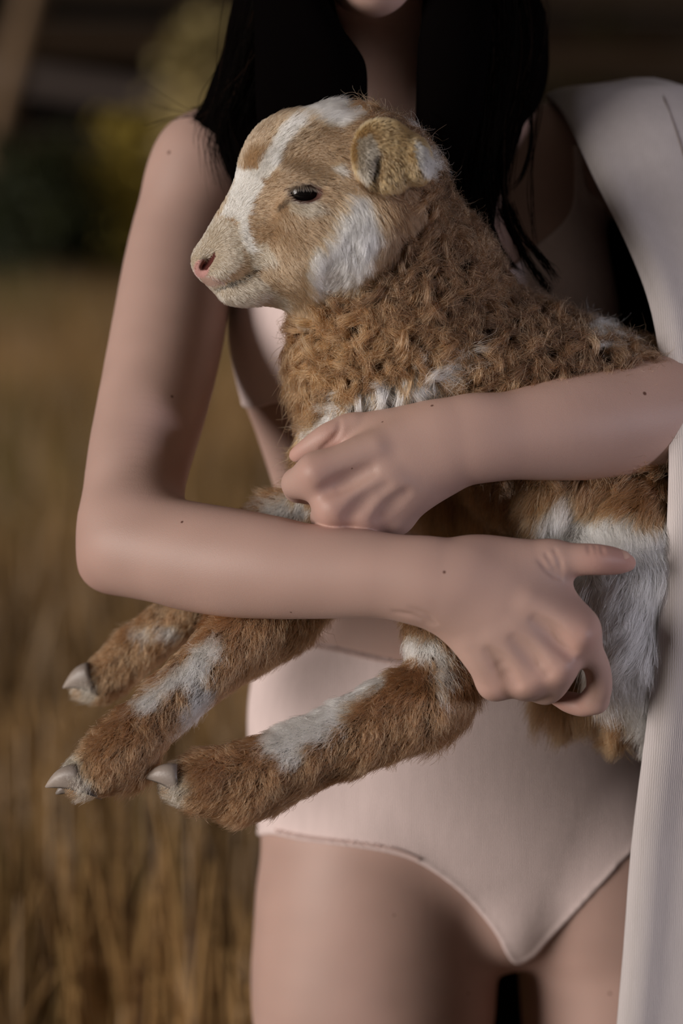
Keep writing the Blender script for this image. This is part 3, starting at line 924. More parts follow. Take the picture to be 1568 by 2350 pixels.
# long black hair
hair_prims = [
    (Chain([(780, -420, .08, 210), (690, -200, .075, 150), (668, 0, .055, 135), (640, 120, .04, 128), (600, 230, .022, 108), (590, 330, .006, 90), (620, 470, .002, 60), (640, 600, .0, 30)], flat=1.6), 0),
    (Chain([(560, 235, .03, 62), (500, 262, .035, 40), (446, 272, .04, 10)], flat=1.8), .02),
    (Chain([(960, -420, .08, 210), (1060, -200, .075, 150), (1090, 0, .055, 135), (1100, 150, .035, 128), (1085, 300, .012, 110), (1070, 430, -.010, 80), (1085, 540, -.022, 44), (1110, 620, -.03, 16)], flat=1.6), .02),
    (Chain([(690, -120, -.01, 112), (690, 30, -.035, 106), (682, 150, -.042, 96), (668, 270, -.038, 80), (660, 340, -.03, 50)], flat=1.4), .03),
    (Ell(880, -320, .115, 262, .105, 330), .03),
    (Chain([(880, -200, .16, 260), (890, 100, .165, 290), (900, 300, .19, 300), (900, 560, .20, 230)], flat=1.8), .03),
    (Chain([(1040, -160, .04, 90), (1045, 20, -.03, 88), (1040, 130, -.045, 84), (1030, 260, -.035, 78), (1015, 400, -.03, 60)], flat=1.3), .03),
    (Chain([(730, -160, .03, 90), (742, 20, -.045, 92), (748, 130, -.05, 88), (760, 260, -.045, 80), (770, 380, -.04, 60)], flat=1.3), .03),
    (Chain([(1180, 60, .05, 70), (1190, 160, .045, 66), (1190, 215, .04, 50)]), .02),
]
hlo, hhi = prim_bounds(hair_prims)
hf = Field(np.arange(hlo[0] - .02, hhi[0] + .02, .004, dtype=np.float32), np.arange(hlo[1] - .02, hhi[1] + .02, .004, dtype=np.float32), np.arange(hlo[2] - .02, hhi[2] + .02, .005, dtype=np.float32))
for p, k in hair_prims:
    hf.add(p, k)
face_cut = Ell(858, -200, -.06, 140, .10, 300)
hf.cut(face_cut, .02)
hp, hq = surface_nets(hf.F, hf.xs, hf.ys, hf.zs)
hp = relax(hp, hq, 4)
hair = mesh_obj('hair', hp, hq, black_hair_skin, person)
hair['label'] = 'long straight black hair'
def wisps():
    S = []; n = 26
    def strand(guide, cnt, spread, tip):
        g = np.array(guide, float); w = P(g[:, 0], g[:, 1], g[:, 2]); c = catmull(w, 12)
        t0 = np.linspace(0, 1, len(c)); t = np.linspace(0, 1, n)
        c = np.stack([np.interp(t, t0, c[:, k]) for k in range(3)], 1)
        for _ in range(cnt):
            o0 = rng.normal(0, 1, 3) * spread; o1 = rng.normal(0, 1, 3) * tip
            wv = rng.normal(0, .0012, 3) * np.sin(t * rng.uniform(4, 9) + rng.uniform(0, 6))[:, None]
            e = rng.uniform(.75, 1.0)
            q = c + o0 * (1 - t)[:, None] + o1 * t[:, None] ** 1.3 + wv
            S.append(np.stack([np.interp(t * e, t, q[:, k]) for k in range(3)], 1))
    # outer falls, left and right
    strand([(700, -160, .0), (610, 60, .0), (560, 200, -.005), (520, 300, .0), (560, 420, -.01)], 500, .012, .012)
    strand([(560, 60, .03), (520, 190, .02), (480, 256, .03), (440, 268, .035)], 160, .006, .004)
    strand([(1060, -160, .0), (1110, 60, -.005), (1110, 260, -.02), (1090, 430, -.035), (1110, 560, -.045)], 700, .016, .010)
    strand([(1180, -60, .03), (1200, 60, .025), (1190, 160, .02), (1170, 240, .0), (1140, 380, -.025), (1130, 480, -.03)], 400, .010, .006)
    # loose locks over the chest
    strand([(1165, 200, .0), (1158, 350, -.03), (1160, 470, -.045), (1190, 560, -.055), (1215, 640, -.06)], 60, .0022, .0016)
    strand([(1168, 470, -.045), (1200, 540, -.055), (1250, 600, -.06), (1280, 645, -.062)], 55, .0016, .0018)
    strand([(1150, 480, -.045), (1190, 560, -.055), (1240, 640, -.06), (1272, 672, -.06)], 60, .0018, .0016)
    strand([(1215, 220, .0), (1220, 320, -.02), (1200, 400, -.04), (1165, 445, -.045)], 22, .001, .001)
    strand([(1240, 230, .0), (1222, 380, -.03), (1222, 500, -.045), (1240, 600, -.05)], 9, .0010, .0012)
    strand([(1135, 430, -.04), (1130, 520, -.05), (1170, 600, -.055), (1205, 630, -.06)], 40, .0015, .0015)
    # fly-away hairs by the shoulder
    for k in range(7):
        a = rng.uniform(-1, 1)
        strand([(500, 262, .03), (440, 262 + 6 * a, .03), (380, 258 + 30 * a, .02), (315, 258 + 70 * a, .01)], 1, .001, .004)
    for k in range(5):
        strand([(980, 240, -.03), (990, 290, -.06), (985, 340, -.08), (1010, 400, -.08)], 1, .004, .006)
    S = np.array(S)
    c = np.tile([0.0035, 0.0025, 0.002], (len(S), 1)) * rng.uniform(.5, 1.5, (len(S), 1))
    c[rng.random(len(S)) < .06] = (0.03, 0.016, 0.010)
    r = np.array([.00016] * 20 + [.00014, .00013, .00011, .0001, .00008, .00005])
    o = curves_obj('hair_strands', S, r, c, black_hair, hair)
    o['kind'] = 'stuff'
wisps()
print('clothes', round(time.time() - T0, 1))

# ------------------------------------------------------------------ the lamb
HY = -.128          # the plane of the lamb's head
head_out = np.array([(449, 594), (453, 566), (469, 537), (492, 502), (514, 468), (532, 430), (545, 396), (556, 355), (573, 318), (602, 286), (645, 262), (700, 250), (765, 245), (830, 256),
    (900, 300), (955, 370), (960, 470), (910, 560), (862, 610), (800, 652), (750, 688), (700, 706), (650, 707), (595, 698), (545, 698), (510, 687), (490, 670), (474, 655), (457, 636)], float)
head_out = catmull(np.vstack([head_out, head_out[:1]]), 3)[:-1]
T_ctl = np.array([(455, 600, 11), (475, 570, 14), (500, 640, 16), (540, 560, 20), (540, 640, 20), (530, 480, 14), (560, 420, 17), (600, 510, 24), (620, 600, 24), (600, 690, 14), (680, 700, 16),
    (640, 380, 28), (700, 440, 34), (620, 300, 25), (700, 300, 30), (760, 270, 28), (760, 360, 37), (800, 450, 41), (740, 560, 38), (780, 640, 30), (700, 640, 28), (850, 540, 46), (880, 420, 46), (930, 400, 44), (850, 300, 34)], float)
class Head:
    """the lamb's head: profile outline rounded out to its width on both sides"""
    def __init__(s):
        w = P(head_out[:, 0], head_out[:, 1], HY); s.poly = w[:, [0, 2]]
        c = P(T_ctl[:, 0], T_ctl[:, 1], HY); s.c = c[:, [0, 2]]; s.t = T_ctl[:, 2] * .001
        s.lo = np.array([s.poly[:, 0].min(), HY - .05, s.poly[:, 1].min()]); s.hi = np.array([s.poly[:, 0].max(), HY + .05, s.poly[:, 1].max()])
        s.R = .024
    def __call__(s, x, y, z):
        if x.ndim == 3:
            X, Z = np.meshgrid(x.ravel(), z.ravel(), indexing='ij')
        else:
            X, Z = x, z
        d2 = poly_sd(X, Z, s.poly)
        w = 1 / (((X[..., None] - s.c[:, 0]) ** 2 + (Z[..., None] - s.c[:, 1]) ** 2) + .012 ** 2) ** 1.5
        T = (w * s.t).sum(-1) / w.sum(-1)
        if x.ndim == 3:
            d2, T = d2[:, None, :], T[:, None, :]
        q = np.minimum(-d2 / s.R, 1)
        q = np.where(q > 0, q * (2 - q) * .45 + q * .55, q)
        G = np.sqrt(((y - HY) / T) ** 2 + (1 - np.minimum(q, 1)) ** 2) - 1
        # scale to a distance: small near the centre plane, so use the local thickness
        return (G * np.minimum(T, s.R)).astype(np.float32)
lamb_head = Head()
neck = Chain([(880, 450, -.112, 118), (905, 560, -.105, 150), (880, 680, -.098, 168), (880, 790, -.095, 175), (880, 880, -.095, 150)])
trunk = Chain([(880, 730, -.095, 160), (985, 800, -.092, 190), (1140, 868, -.090, 190), (1300, 925, -.088, 185), (1440, 985, -.084, 182), (1580, 1070, -.070, 170), (1650, 1230, -.066, 165)])
belly_back = Chain([(960, 1000, -.060, 110), (1030, 1130, -.055, 100), (1180, 1180, -.06, 100)])
belly = Chain([(1130, 980, -.088, 100), (1195, 1100, -.098, 112), (1300, 1150, -.108, 120), (1440, 1225, -.112, 135), (1560, 1320, -.105, 150)])
breast = Chain([(825, 850, -.105, 118), (785, 950, -.105, 74), (752, 1060, -.105, 54), (750, 1130, -.105, 44)])
flank = Chain([(1490, 1240, -.130, 130), (1432, 1370, -.148, 100), (1440, 1490, -.148, 84), (1452, 1590, -.140, 58), (1440, 1640, -.130, 40)])
leg_a = Chain([(760, 1090, -.098, 46), (700, 1150, -.105, 34), (610, 1180, -.098, 32), (500, 1290, -.075, 42), (432, 1390, -.066, 55), (360, 1450, -.064, 51), (290, 1508, -.064, 49), (238, 1556, -.064, 44), (205, 1568, -.064, 34)])
leg_b = Chain([(800, 1080, -.115, 70), (760, 1250, -.125, 75), (640, 1402, -.138, 88), (545, 1474, -.150, 80), (455, 1552, -.165, 68), (370, 1630, -.178, 61), (300, 1700, -.188, 64), (238, 1752, -.194, 58), (190, 1782, -.196, 42)])
leg_c = Chain([(1300, 1300, -.115, 100), (1130, 1370, -.135, 84), (1005, 1430, -.150, 66), (1012, 1510, -.158, 74), (1000, 1590, -.166, 90), (930, 1632, -.172, 90), (820, 1684, -.178, 82), (690, 1738, -.184, 76), (590, 1780, -.189, 80), (500, 1794, -.193, 72), (425, 1794, -.196, 50)])
hind_far = Chain([(1560, 1400, -.07, 110), (1500, 1560, -.06, 70), (1420, 1640, -.05, 40)])
ear = [Ell(884, 358, HY - .048, 74, .017, 84, roll=-14), Ell(955, 368, HY - .046, 36, .020, 56, roll=-10)]
ear_far = [Ell(884, 352, HY + .052, 70, .017, 82, roll=-10)]
shoulder_hump = Ell(985, 660, -.098, 135, .045, 150, roll=30)
parts = {'head': [(lamb_head, 0)], 'neck': [(neck, .03)], 'body': [(trunk, .03), (shoulder_hump, .03), (belly_back, .03), (belly, .03), (flank, .025)], 'breast': [(breast, .025)],
         'leg_a': [(leg_a, .012)], 'leg_b': [(leg_b, .012)], 'leg_c': [(leg_c, .012)], 'hind': [(hind_far, .02), (Ell(1312, 1572, -.085, 58, .030, 62), .02)], 'ear': [(e, .006) for e in ear], 'ear_far': [(e, .006) for e in ear_far]}
lp = [pk for v in parts.values() for pk in v]
llo, lhi = prim_bounds(lp)
lf = Field(axis(llo[0] - .01, lhi[0] + .01, .0019, [(llo[0], float(P(1000, 500, HY)[0]), .0014)]), np.arange(llo[1] - .01, lhi[1] + .01, .0017, dtype=np.float32),
           axis(llo[2] - .01, lhi[2] + .01, .0019, [(Zp(730, HY), lhi[2], .0014)]))
for nm in ('head', 'neck', 'body', 'breast', 'hind', 'leg_a', 'leg_b', 'leg_c'):
    for p, k in parts[nm]:
        lf.add(p, k)
for e in (  # brow, cheek, lips, nose pad, fetlocks, heels
    (Ell(690, 402, HY - .029, 56, .009, 18, roll=8), .012), (Ell(700, 478, HY - .031, 46, .008, 15, roll=-4), .010), (Ell(740, 560, HY - .026, 80, .016, 70), .03),
    (Ell(530, 612, HY - .014, 50, .010, 30, roll=-25), .012), (Ell(468, 600, HY, 20, .014, 22), .010),
    (Ell(575, 668, HY - .012, 60, .009, 24, roll=-12), .010), (Ell(560, 1820, -.186, 66, .016, 40, roll=-20), .015), (Ell(295, 1752, -.186, 50, .014, 38, roll=-30), .015)):
    lf.add(*e)
for e in ear + ear_far:
    lf.add(e, .006)
lf.cut(Ell(872, 366, HY - .0785, 54, .017, 64, roll=-14), .006)                  # hollow of the near ear
lf.cut(Chain([(868, 372, HY - .060, 8), (866, 405, HY - .060, 8), (862, 442, HY - .056, 10)]), .004)
lf.cut(Ell(697, 443, HY - .036, 38, .011, 19, roll=4), .002)                    # eye opening
lf.cut(Ell(697, 443, HY + .036, 38, .011, 19, roll=4), .002)
for sgn in (-1, 1):
    lf.cut(Chain([(466, 616, HY + sgn * .012, 7), (477, 602, HY + sgn * .0155, 10), (491, 586, HY + sgn * .0195, 6)]), .002)   # nostrils
    lf.cut(Chain([(495, 664, HY + sgn * .0180, 4), (530, 650, HY + sgn * .0240, 7), (560, 636, HY + sgn * .0262, 8), (590, 614, HY + sgn * .0285, 6)]), .003)  # mouth
lpos, lq = surface_nets(lf.F, lf.xs, lf.ys, lf.zs)
lpos = relax(lpos, lq, 3)
print('lamb mesh', len(lpos), round(time.time() - T0, 1))

# coat pattern of the lamb: brown with white patches
WHITE = [
    [(622, 330), (640, 290), (668, 268), (692, 264), (702, 282), (676, 312), (655, 340), (640, 385), (612, 412), (585, 398)],
    [(540, 388), (590, 385), (604, 420), (578, 470), (566, 505), (575, 545), (590, 575), (572, 580), (552, 552), (540, 505), (520, 500), (500, 500), (516, 462), (532, 425)],
    [(655, 248), (715, 225), (835, 220), (818, 262), (785, 290), (745, 288), (700, 262)],
    [(757, 378), (778, 368), (796, 392), (782, 404), (764, 398)],
    [(782, 452), (820, 440), (852, 470), (870, 520), (862, 580), (820, 632), (775, 660), (735, 690), (706, 668), (700, 625), (716, 570), (752, 520)],
    [(948, 322), (975, 335), (1000, 385), (978, 405), (962, 385), (952, 350)],
    [(700, 975), (760, 935), (800, 896), (868, 868), (885, 880), (905, 862), (960, 838), (1000, 850), (1030, 900), (960, 930), (880, 950), (800, 955), (740, 980)],
    [(1010, 850), (1050, 815), (1100, 830), (1060, 870), (1030, 890)],
    [(1350, 735), (1400, 735), (1420, 770), (1390, 790), (1340, 770)], [(1380, 800), (1440, 790), (1450, 830), (1400, 830)],
    [(1060, 1280), (1075, 1215), (1150, 1235), (1230, 1200), (1250, 1140), (1330, 1160), (1420, 1165), (1500, 1190), (1600, 1180), (1700, 1350), (1600, 1600), (1500, 1660), (1430, 1620), (1330, 1470), (1280, 1320), (1200, 1260)],
    [(440, 1492), (470, 1462), (512, 1476), (500, 1520), (474, 1560), (500, 1600), (470, 1660), (430, 1690), (400, 1690), (430, 1630), (448, 1580), (420, 1560), (400, 1580), (370, 1612), (330, 1632), (322, 1600), (352, 1568), (388, 1542), (415, 1535)],
    [(905, 1515), (935, 1455), (985, 1440), (1020, 1470), (1030, 1520), (1024, 1590), (1008, 1560), (1000, 1510), (960, 1500)],
    [(592, 1718), (640, 1668), (740, 1622), (830, 1560), (900, 1502), (935, 1510), (880, 1570), (835, 1600), (800, 1650), (760, 1690), (700, 1710), (690, 1768), (655, 1768), (640, 1735)],
    [(310, 1440), (345, 1418), (362, 1440), (330, 1462)], [(380, 1440), (405, 1425), (412, 1450), (388, 1470)],
    [(620, 1150), (720, 1120), (730, 1180), (640, 1200), (600, 1190)],
]
CREAM = [[(160, 1525), (205, 1498), (226, 1560), (240, 1625), (200, 1615)], [(138, 1752), (165, 1720), (192, 1755), (232, 1832), (205, 1852), (168, 1790)], [(360, 1752), (405, 1738), (428, 1790), (446, 1852), (410, 1855)],
         [(440, 520), (480, 510), (520, 500), (560, 540), (560, 600), (520, 640), (500, 650), (460, 660), (430, 600)],
         [(470, 655), (520, 655), (585, 625), (620, 660), (660, 690), (640, 730), (540, 715), (490, 700)],
         [(655, 462), (735, 462), (745, 480), (700, 500), (662, 490)], [(560, 560), (610, 560), (640, 600), (580, 620)],
         [(820, 325), (856, 310), (872, 350), (864, 404), (842, 428), (824, 395)]]
C_WOOL = np.array([0.142, 0.078, 0.040]); C_GOLD = np.array([0.300, 0.160, 0.070]); C_TAN = np.array([0.44, 0.285, 0.165]); C_WHITE = np.array([0.88, 0.83, 0.76])
C_CREAM = np.array([0.60, 0.49, 0.36]); C_LEG = np.array([0.270, 0.138, 0.064]); C_EAR = np.array([0.50, 0.29, 0.12]); C_PINK = np.array([0.56, 0.30, 0.27])
pnames = list(parts)
def classify(p):
    x, y, z = p.T
    D = np.stack([np.min([pr(x, y, z) for pr, k in parts[nm]], 0) for nm in pnames], 1)
    hi_ = pnames.index('head')
    D[:, pnames.index('ear')] -= .002; D[:, pnames.index('ear_far')] -= .002
    D[:, hi_] -= .004
    return D.argmin(1), D
def pattern(p, part, jit=6.0, seed=0):
    px, py = PIX(p)
    jx = jit * noise(p, 130, 21) + rng.normal(0, jit * .5, len(p)); jy = jit * noise(p, 130, 22) + rng.normal(0, jit * .5, len(p))
    qx, qy = px + jx, py + jy
    c = np.tile(C_WOOL, (len(p), 1))
    g = np.clip((py - 560) / 330 + (880 - px) / 500, 0, 1)[:, None]          # golden towards the chest
    c = c * (1 - .75 * g) + C_GOLD * .75 * g
    for i, nm in enumerate(pnames):
        m = part == i
        if nm.startswith('leg'):
            c[m] = C_LEG if nm != 'leg_c' else C_LEG * .85
        elif nm == 'head':
            t = np.clip((qx[m] - 700) / 200, 0, 1)[:, None] * np.clip((460 - qy[m]) / 120, 0, 1)[:, None]
            tt = np.clip((qx[m] - 560) / 120, 0, 1)[:, None]
            c[m] = (C_TAN * 1.05 * (1 - tt) + C_TAN * .88 * tt) * (1 - t) + (C_GOLD * .8) * t
            bk = np.clip((qx[m] - 850) / 60, 0, 1)[:, None]
            c[m] = c[m] * (1 - bk) + C_WOOL * 1.1 * bk
        elif nm.startswith('ear'):
            c[m] = C_EAR
    for poly in CREAM:
        m = in_poly(qx, qy, poly)
        if len(poly) == 6 and poly[0][0] == 820: m &= (part == pnames.index('ear'))
        c[m] = C_CREAM
    for k, poly in enumerate(WHITE):
        c[in_poly(qx, qy, poly)] = C_WHITE
    hd = part == pnames.index('head')
    m = hd & (np.hypot((px - 462), (py - 618) * .8) < 17)
    c[m] = C_PINK
    m = hd & in_poly(qx, qy, [(455, 632), (490, 636), (520, 652), (495, 664), (470, 655)])
    c[m] = C_PINK * .55 + C_CREAM * .45
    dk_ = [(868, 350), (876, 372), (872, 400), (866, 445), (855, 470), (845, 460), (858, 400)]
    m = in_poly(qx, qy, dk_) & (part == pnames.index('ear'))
    c[m] *= .25  # ear slit darkened in colour so it reads as a deep, shaded gap
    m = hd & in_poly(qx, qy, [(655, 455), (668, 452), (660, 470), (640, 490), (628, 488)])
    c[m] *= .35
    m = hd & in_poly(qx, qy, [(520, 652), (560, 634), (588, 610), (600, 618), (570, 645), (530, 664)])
    c[m] *= .4  # shade of the mouth groove painted into the fur colour
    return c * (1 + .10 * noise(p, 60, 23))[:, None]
vpart, _ = classify(lpos)
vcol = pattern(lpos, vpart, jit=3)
lx, ly = PIX(lpos)
bare = (vpart == pnames.index('head')) & (np.hypot(lx - 462, (ly - 617) * .85) < 18)
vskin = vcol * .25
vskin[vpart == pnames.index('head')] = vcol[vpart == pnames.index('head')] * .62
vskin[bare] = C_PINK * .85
nost = (vpart == pnames.index('head')) & in_poly(lx, ly, [(462, 622), (466, 608), (480, 594), (492, 578), (496, 588), (486, 606), (474, 620)])
vskin[nost] = np.array([.09, .025, .02])
vskin[(vpart == pnames.index('head')) & in_poly(lx, ly, [(492, 664), (530, 650), (560, 636), (590, 612), (594, 622), (565, 644), (535, 658), (500, 670)])] *= .3  # mouth groove shade painted into the skin colour as well
rim = np.hypot((lx - 697) / 46, (ly - 443) / 27) < 1
vskin[rim & (vpart == pnames.index('head'))] = (0.10, 0.048, 0.038)
lamb_org = np.array([P(1000, 1200, -.1)[0], -.1, lpos[:, 2].min()])
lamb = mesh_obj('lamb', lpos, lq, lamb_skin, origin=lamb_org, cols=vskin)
set_props(lamb, 'brown and white woolly lamb held in the arms of the person', 'lamb')

# eyes: dark glossy globe with a long pupil
eye_m, nt, b = mat('lamb_eye', (0.006, 0.005, 0.005), 0.05, 0.3)
def globe(name, c, r, m, parent, sq=(1, 1, 1), nu=24, nv=16):
    pos = [np.array([0, 0, 1.0])]; f = []
    for i in range(1, nv):
        for j in range(nu):
            a, b_ = math.pi * i / nv, 2 * math.pi * j / nu
            pos.append(np.array([math.sin(a) * math.cos(b_), math.sin(a) * math.sin(b_), math.cos(a)]))
    pos.append(np.array([0, 0, -1.0]))
    for j in range(nu):
        f.append((0, 1 + j, 1 + (j + 1) % nu)); k = 1 + (nv - 2) * nu
        f.append((k + (j + 1) % nu, k + j, len(pos) - 1))
        for i in range(nv - 2):
            q = 1 + i * nu
            f.append((q + j, q + nu + j, q + nu + (j + 1) % nu, q + (j + 1) % nu))
    return mesh_obj(name, np.array(pos) * r * np.array(sq) + c, f, m, parent)
globe('eye', P(698, 443, HY - .0215), .0125, eye_m, lamb)['label'] = 'dark glossy eye'
globe('eye', P(698, 443, HY + .0215), .0125, eye_m, lamb)['label'] = 'dark glossy eye'

# hooves: two pointed toes on each foot
hoof_m, nt, b = tint_mat('hoof_horn', 0.42, 0.4)
noise_bump(nt, b, 260, 0.35, 0.0008)
def toe(tip, top, bot, Y, yo, dark=0.0):
    """tip, top and bottom of the coronet in pixels; yo shifts the toe in depth"""
    t, a, c = P(*tip, Y + yo * .6), P(*top, Y + yo), P(*bot, Y + yo)
    ctr = (a + c) / 2; up = (a - c); h = np.linalg.norm(up) / 2; up /= 2 * h
    ax_ = t - ctr; L = np.linalg.norm(ax_); ax_ /= L
    side = np.cross(ax_, up); side /= np.linalg.norm(side)
    pos, cols = [], []; n, m = 9, 16
    ctr = ctr - ax_ * .004; L += .004
    for i in range(n):
        s_ = i / (n - 1)
        w = (1 - s_ ** 1.25) * .84 + .05
        c0 = ctr + (t - ctr) * s_ + up * h * .20 * math.sin(math.pi * s_)
        for k in range(m):
            an = 2 * math.pi * k / m
            cc, ss = math.cos(an), math.sin(an)
            hh = h * w * (1 if cc > 0 else (0.92 - .1 * s_))
            cc = np.sign(cc) * abs(cc) ** .8
            pos.append(c0 + up * cc * hh + side * ss * .0086 * (w ** .7))
            g = np.array([.44, .365, .315]) * (1 - .5 * (1 - s_) ** 1.5) * .82 * (1 - .12 * math.sin(s_ * 26 + .5 * ss))
            g = g * (1 - dark) + np.array([.05, .045, .045]) * dark
            if cc < -.75: g = g * .35
            cols.append(g)
    f = [tuple(range(m)), tuple(range(n * m - 1, (n - 1) * m - 1, -1))]
    for i in range(n - 1):
        for k in range(m):
            f.append((i * m + k, i * m + m + k, i * m + m + (k + 1) % m, i * m + (k + 1) % m))
    mesh_obj('hoof', np.array(pos), f, hoof_m, lamb, cols=np.array(cols))
toe((145, 1578), (190, 1518), (218, 1608), -.064, -.009); toe((160, 1592), (196, 1530), (222, 1618), -.064, .010, .3)
toe((105, 1806), (160, 1750), (215, 1838), -.196, -.009); toe((128, 1822), (176, 1765), (226, 1846), -.196, .010, .45)
toe((331, 1785), (392, 1748), (412, 1838), -.196, -.009); toe((362, 1812), (404, 1768), (424, 1858), -.196, .011, .8)

# ------------------------------------------------------------------ fur
tri = np.vstack([lq[:, [0, 1, 2]], lq[:, [0, 2, 3]]])
tv = lpos[tri]
tn = np.cross(tv[:, 1] - tv[:, 0], tv[:, 2] - tv[:, 0]); ta = np.linalg.norm(tn, axis=1) * .5 + 1e-15
vn = np.zeros_like(lpos)
for k in range(3):
    for a in range(3):
        vn[:, a] += np.bincount(tri[:, k], tn[:, a], len(lpos))
vn /= np.linalg.norm(vn, axis=1)[:, None] + 1e-12
tpart = vpart[tri[:, 0]]
tc_ = tv.mean(1)
# inner surfaces pressed on the body grow thinner fur than those seen from the front and sides
facing = -(tn / (2 * ta[:, None])) @ np.array([0, 1.0, 0])
FUR_W = np.where(facing > -.25, 1.0, .12) * np.where(PIX(tc_)[0] > 1532, 0.0, 1.0)   # bald where the coat presses on it
def roots_on(mask, n):
    w = np.where(mask, ta * FUR_W, 0); w = w / w.sum()
    i = rng.choice(len(tri), n, p=w)
    r1 = np.sqrt(rng.random(n)); r2 = rng.random(n)
    bc = np.stack([1 - r1, r1 * (1 - r2), r1 * r2], 1)[:, :, None]
    p = (tv[i] * bc).sum(1); nn = (vn[tri[i]] * bc).sum(1)
    nn /= np.linalg.norm(nn, axis=1)[:, None] + 1e-12
    return p, nn, tpart[i]
GUIDE = np.array([
    (470, 560, .6, -.5), (520, 480, .7, -.6), (560, 400, .4, -.8), (600, 300, .7, -.6), (700, 250, 1, -.15), (800, 240, 1, .1), (860, 280, .9, .3), (480, 600, .6, .2), (520, 620, .9, .3), (580, 560, .9, .25),
    (620, 520, .9, .3), (640, 620, .8, .6), (560, 680, .8, .5), (500, 690, .4, .9), (680, 400, .9, -.2), (740, 330, .9, -.1), (800, 400, .8, .4), (700, 500, .9, .4), (760, 460, .9, .35), (650, 560, .85, .5),
    (820, 500, -.1, 1), (780, 600, -.3, 1), (720, 660, .1, 1), (850, 560, .1, 1), (640, 690, .9, .4), (620, 360, .7, -.6), (580, 450, .7, -.4),
    (900, 480, .4, .9), (980, 520, .5, .8), (960, 420, .5, .85), (760, 720, -.6, .8), (700, 780, -.6, .8), (680, 860, -.5, .8), (700, 950, -.5, .7), (680, 1050, -.3, .9), (760, 930, -.6, .7), (900, 890, .3, .9), (980, 880, .5, .8),
    (1000, 700, .3, .9), (1200, 780, .6, .7), (1400, 800, .8, .5),
    (1080, 1140, -.3, 1), (1100, 1220, .3, .9), (1200, 1160, -.4, .8), (1200, 1230, .8, .5), (1320, 1150, -.6, .7), (1330, 1230, .8, .45), (1450, 1150, -.7, .6), (1460, 1230, .7, .6), (1400, 1350, -.25, 1), (1330, 1400, .1, 1),
    (1460, 1420, -.6, .8), (1400, 1500, .2, 1), (1460, 1560, .1, 1), (1420, 1640, -.3, 1), (1500, 1350, .0, 1), (960, 1470, -.3, .95), (1020, 1510, .15, 1), (1060, 1600, .2, 1)], float)
def flow2d(px, py):
    d2 = (px[:, None] - GUIDE[:, 0]) ** 2 + (py[:, None] - GUIDE[:, 1]) ** 2 + 25 ** 2
    w = 1 / d2 ** 1.6
    f = (w[:, :, None] * GUIDE[None, :, 2:]).sum(1)
    return f / (np.linalg.norm(f, axis=1)[:, None] + 1e-9)
def flow(p, n, part):
    px, py = PIX(p); f2 = flow2d(px, py)
    d = np.stack([f2[:, 0], np.zeros(len(p)), -f2[:, 1]], 1)
    for nm, ch in (('leg_a', leg_a), ('leg_b', leg_b), ('leg_c', leg_c)):
        m = part == pnames.index(nm)
        if m.any():
            t = ch.tangent(p[m])
            if nm == 'leg_c':
                up = (px[m] > 985)[:, None]
                t = np.where(up, d[m], t + np.array([.1, 0, -.45]))
            else:
                t = t + np.array([.15, 0, -.45])
            d[m] = t
    d = d - n * (d * n).sum(1)[:, None]
    return d / (np.linalg.norm(d, axis=1)[:, None] + 1e-9)
def nearest(p, seeds):
    kd = KDTree(len(seeds))
    for i, s_ in enumerate(seeds): kd.insert(s_, i)
    kd.balance()
    return np.array([kd.find(q)[1] for q in p])
def tangent_frame(n):
    a = np.cross(n, np.where(np.abs(n[:, 2:3]) < .9, [[0, 0, 1.0]], [[1.0, 0, 0]])); a /= np.linalg.norm(a, axis=1)[:, None]
    return a, np.cross(n, a)

def straight_fur(name, mask, count, length, lift, npts, width, clump, clump_amt, wave, label=None, jit=6, messy=.22, droop=0.0, skip=None):
    p, n, part = roots_on(mask, count)
    if skip is not None:
        k = ~skip(p, part); p, n, part = p[k], n[k], part[k]
    N_ = len(p)
    d = flow(p, n, part)
    col = pattern(p, part, jit)
    L = (length(p, part) if callable(length) else np.full(N_, length)) * rng.uniform(.65, 1.15, N_)
    a, b_ = tangent_frame(n)
    d = d + (a * rng.normal(0, messy, N_)[:, None] + b_ * rng.normal(0, messy, N_)[:, None]) + .3 * np.stack([noise(p, 170, 31), noise(p, 170, 32), noise(p, 170, 33)], 1)
    d /= np.linalg.norm(d, axis=1)[:, None]
    lf_ = lift * rng.uniform(.6, 1.5, N_)
    t = np.linspace(0, 1, npts)[None, :, None]
    up = n * lf_[:, None]
    pts = p[:, None] + L[:, None, None] * (t * (d * np.sqrt(np.maximum(1 - lf_ ** 2, .05))[:, None])[:, None] + (t * (1 - .45 * t)) * up[:, None] - droop * t ** 2 * np.array([0, 0, 1.0]))
    if wave > 0:
        ph = rng.uniform(0, 6.28, N_)[:, None]
        fr = rng.uniform(5, 10, N_)[:, None]
        pts += (a[:, None] * np.sin(fr * t[..., 0] + ph)[..., None] + b_[:, None] * np.cos(fr * t[..., 0] + ph)[..., None]) * wave * t * L[:, None, None]
    if clump > 0:
        ns = max(8, int(N_ / clump)); si = rng.choice(N_, ns, replace=False)
        ci = si[nearest(p, p[si])]
        amt = clump_amt * rng.uniform(.5, 1, N_)[:, None, None] * t ** 1.3
        pts = pts + (pts[ci] + (p - p[ci])[:, None] * .15 - pts) * amt
        col = col * .6 + col[ci] * .4
    # clear the palm side: hairs never dip under the skin
    var = rng.uniform(.52, 1.28, N_); lum = col.mean(1)
    var = np.where(lum > .55, 1 + (var - .95) * .35, var)
    col = np.clip(col * var[:, None], 0.004, .93)
    prof = np.interp(np.linspace(0, 1, npts), [0, .3, 1], [1, .9, .22])
    o = curves_obj(name, pts, width * prof, col, fur_mat, lamb)
    o['kind'] = 'stuff'
    if label: o['label'] = label
    return N_

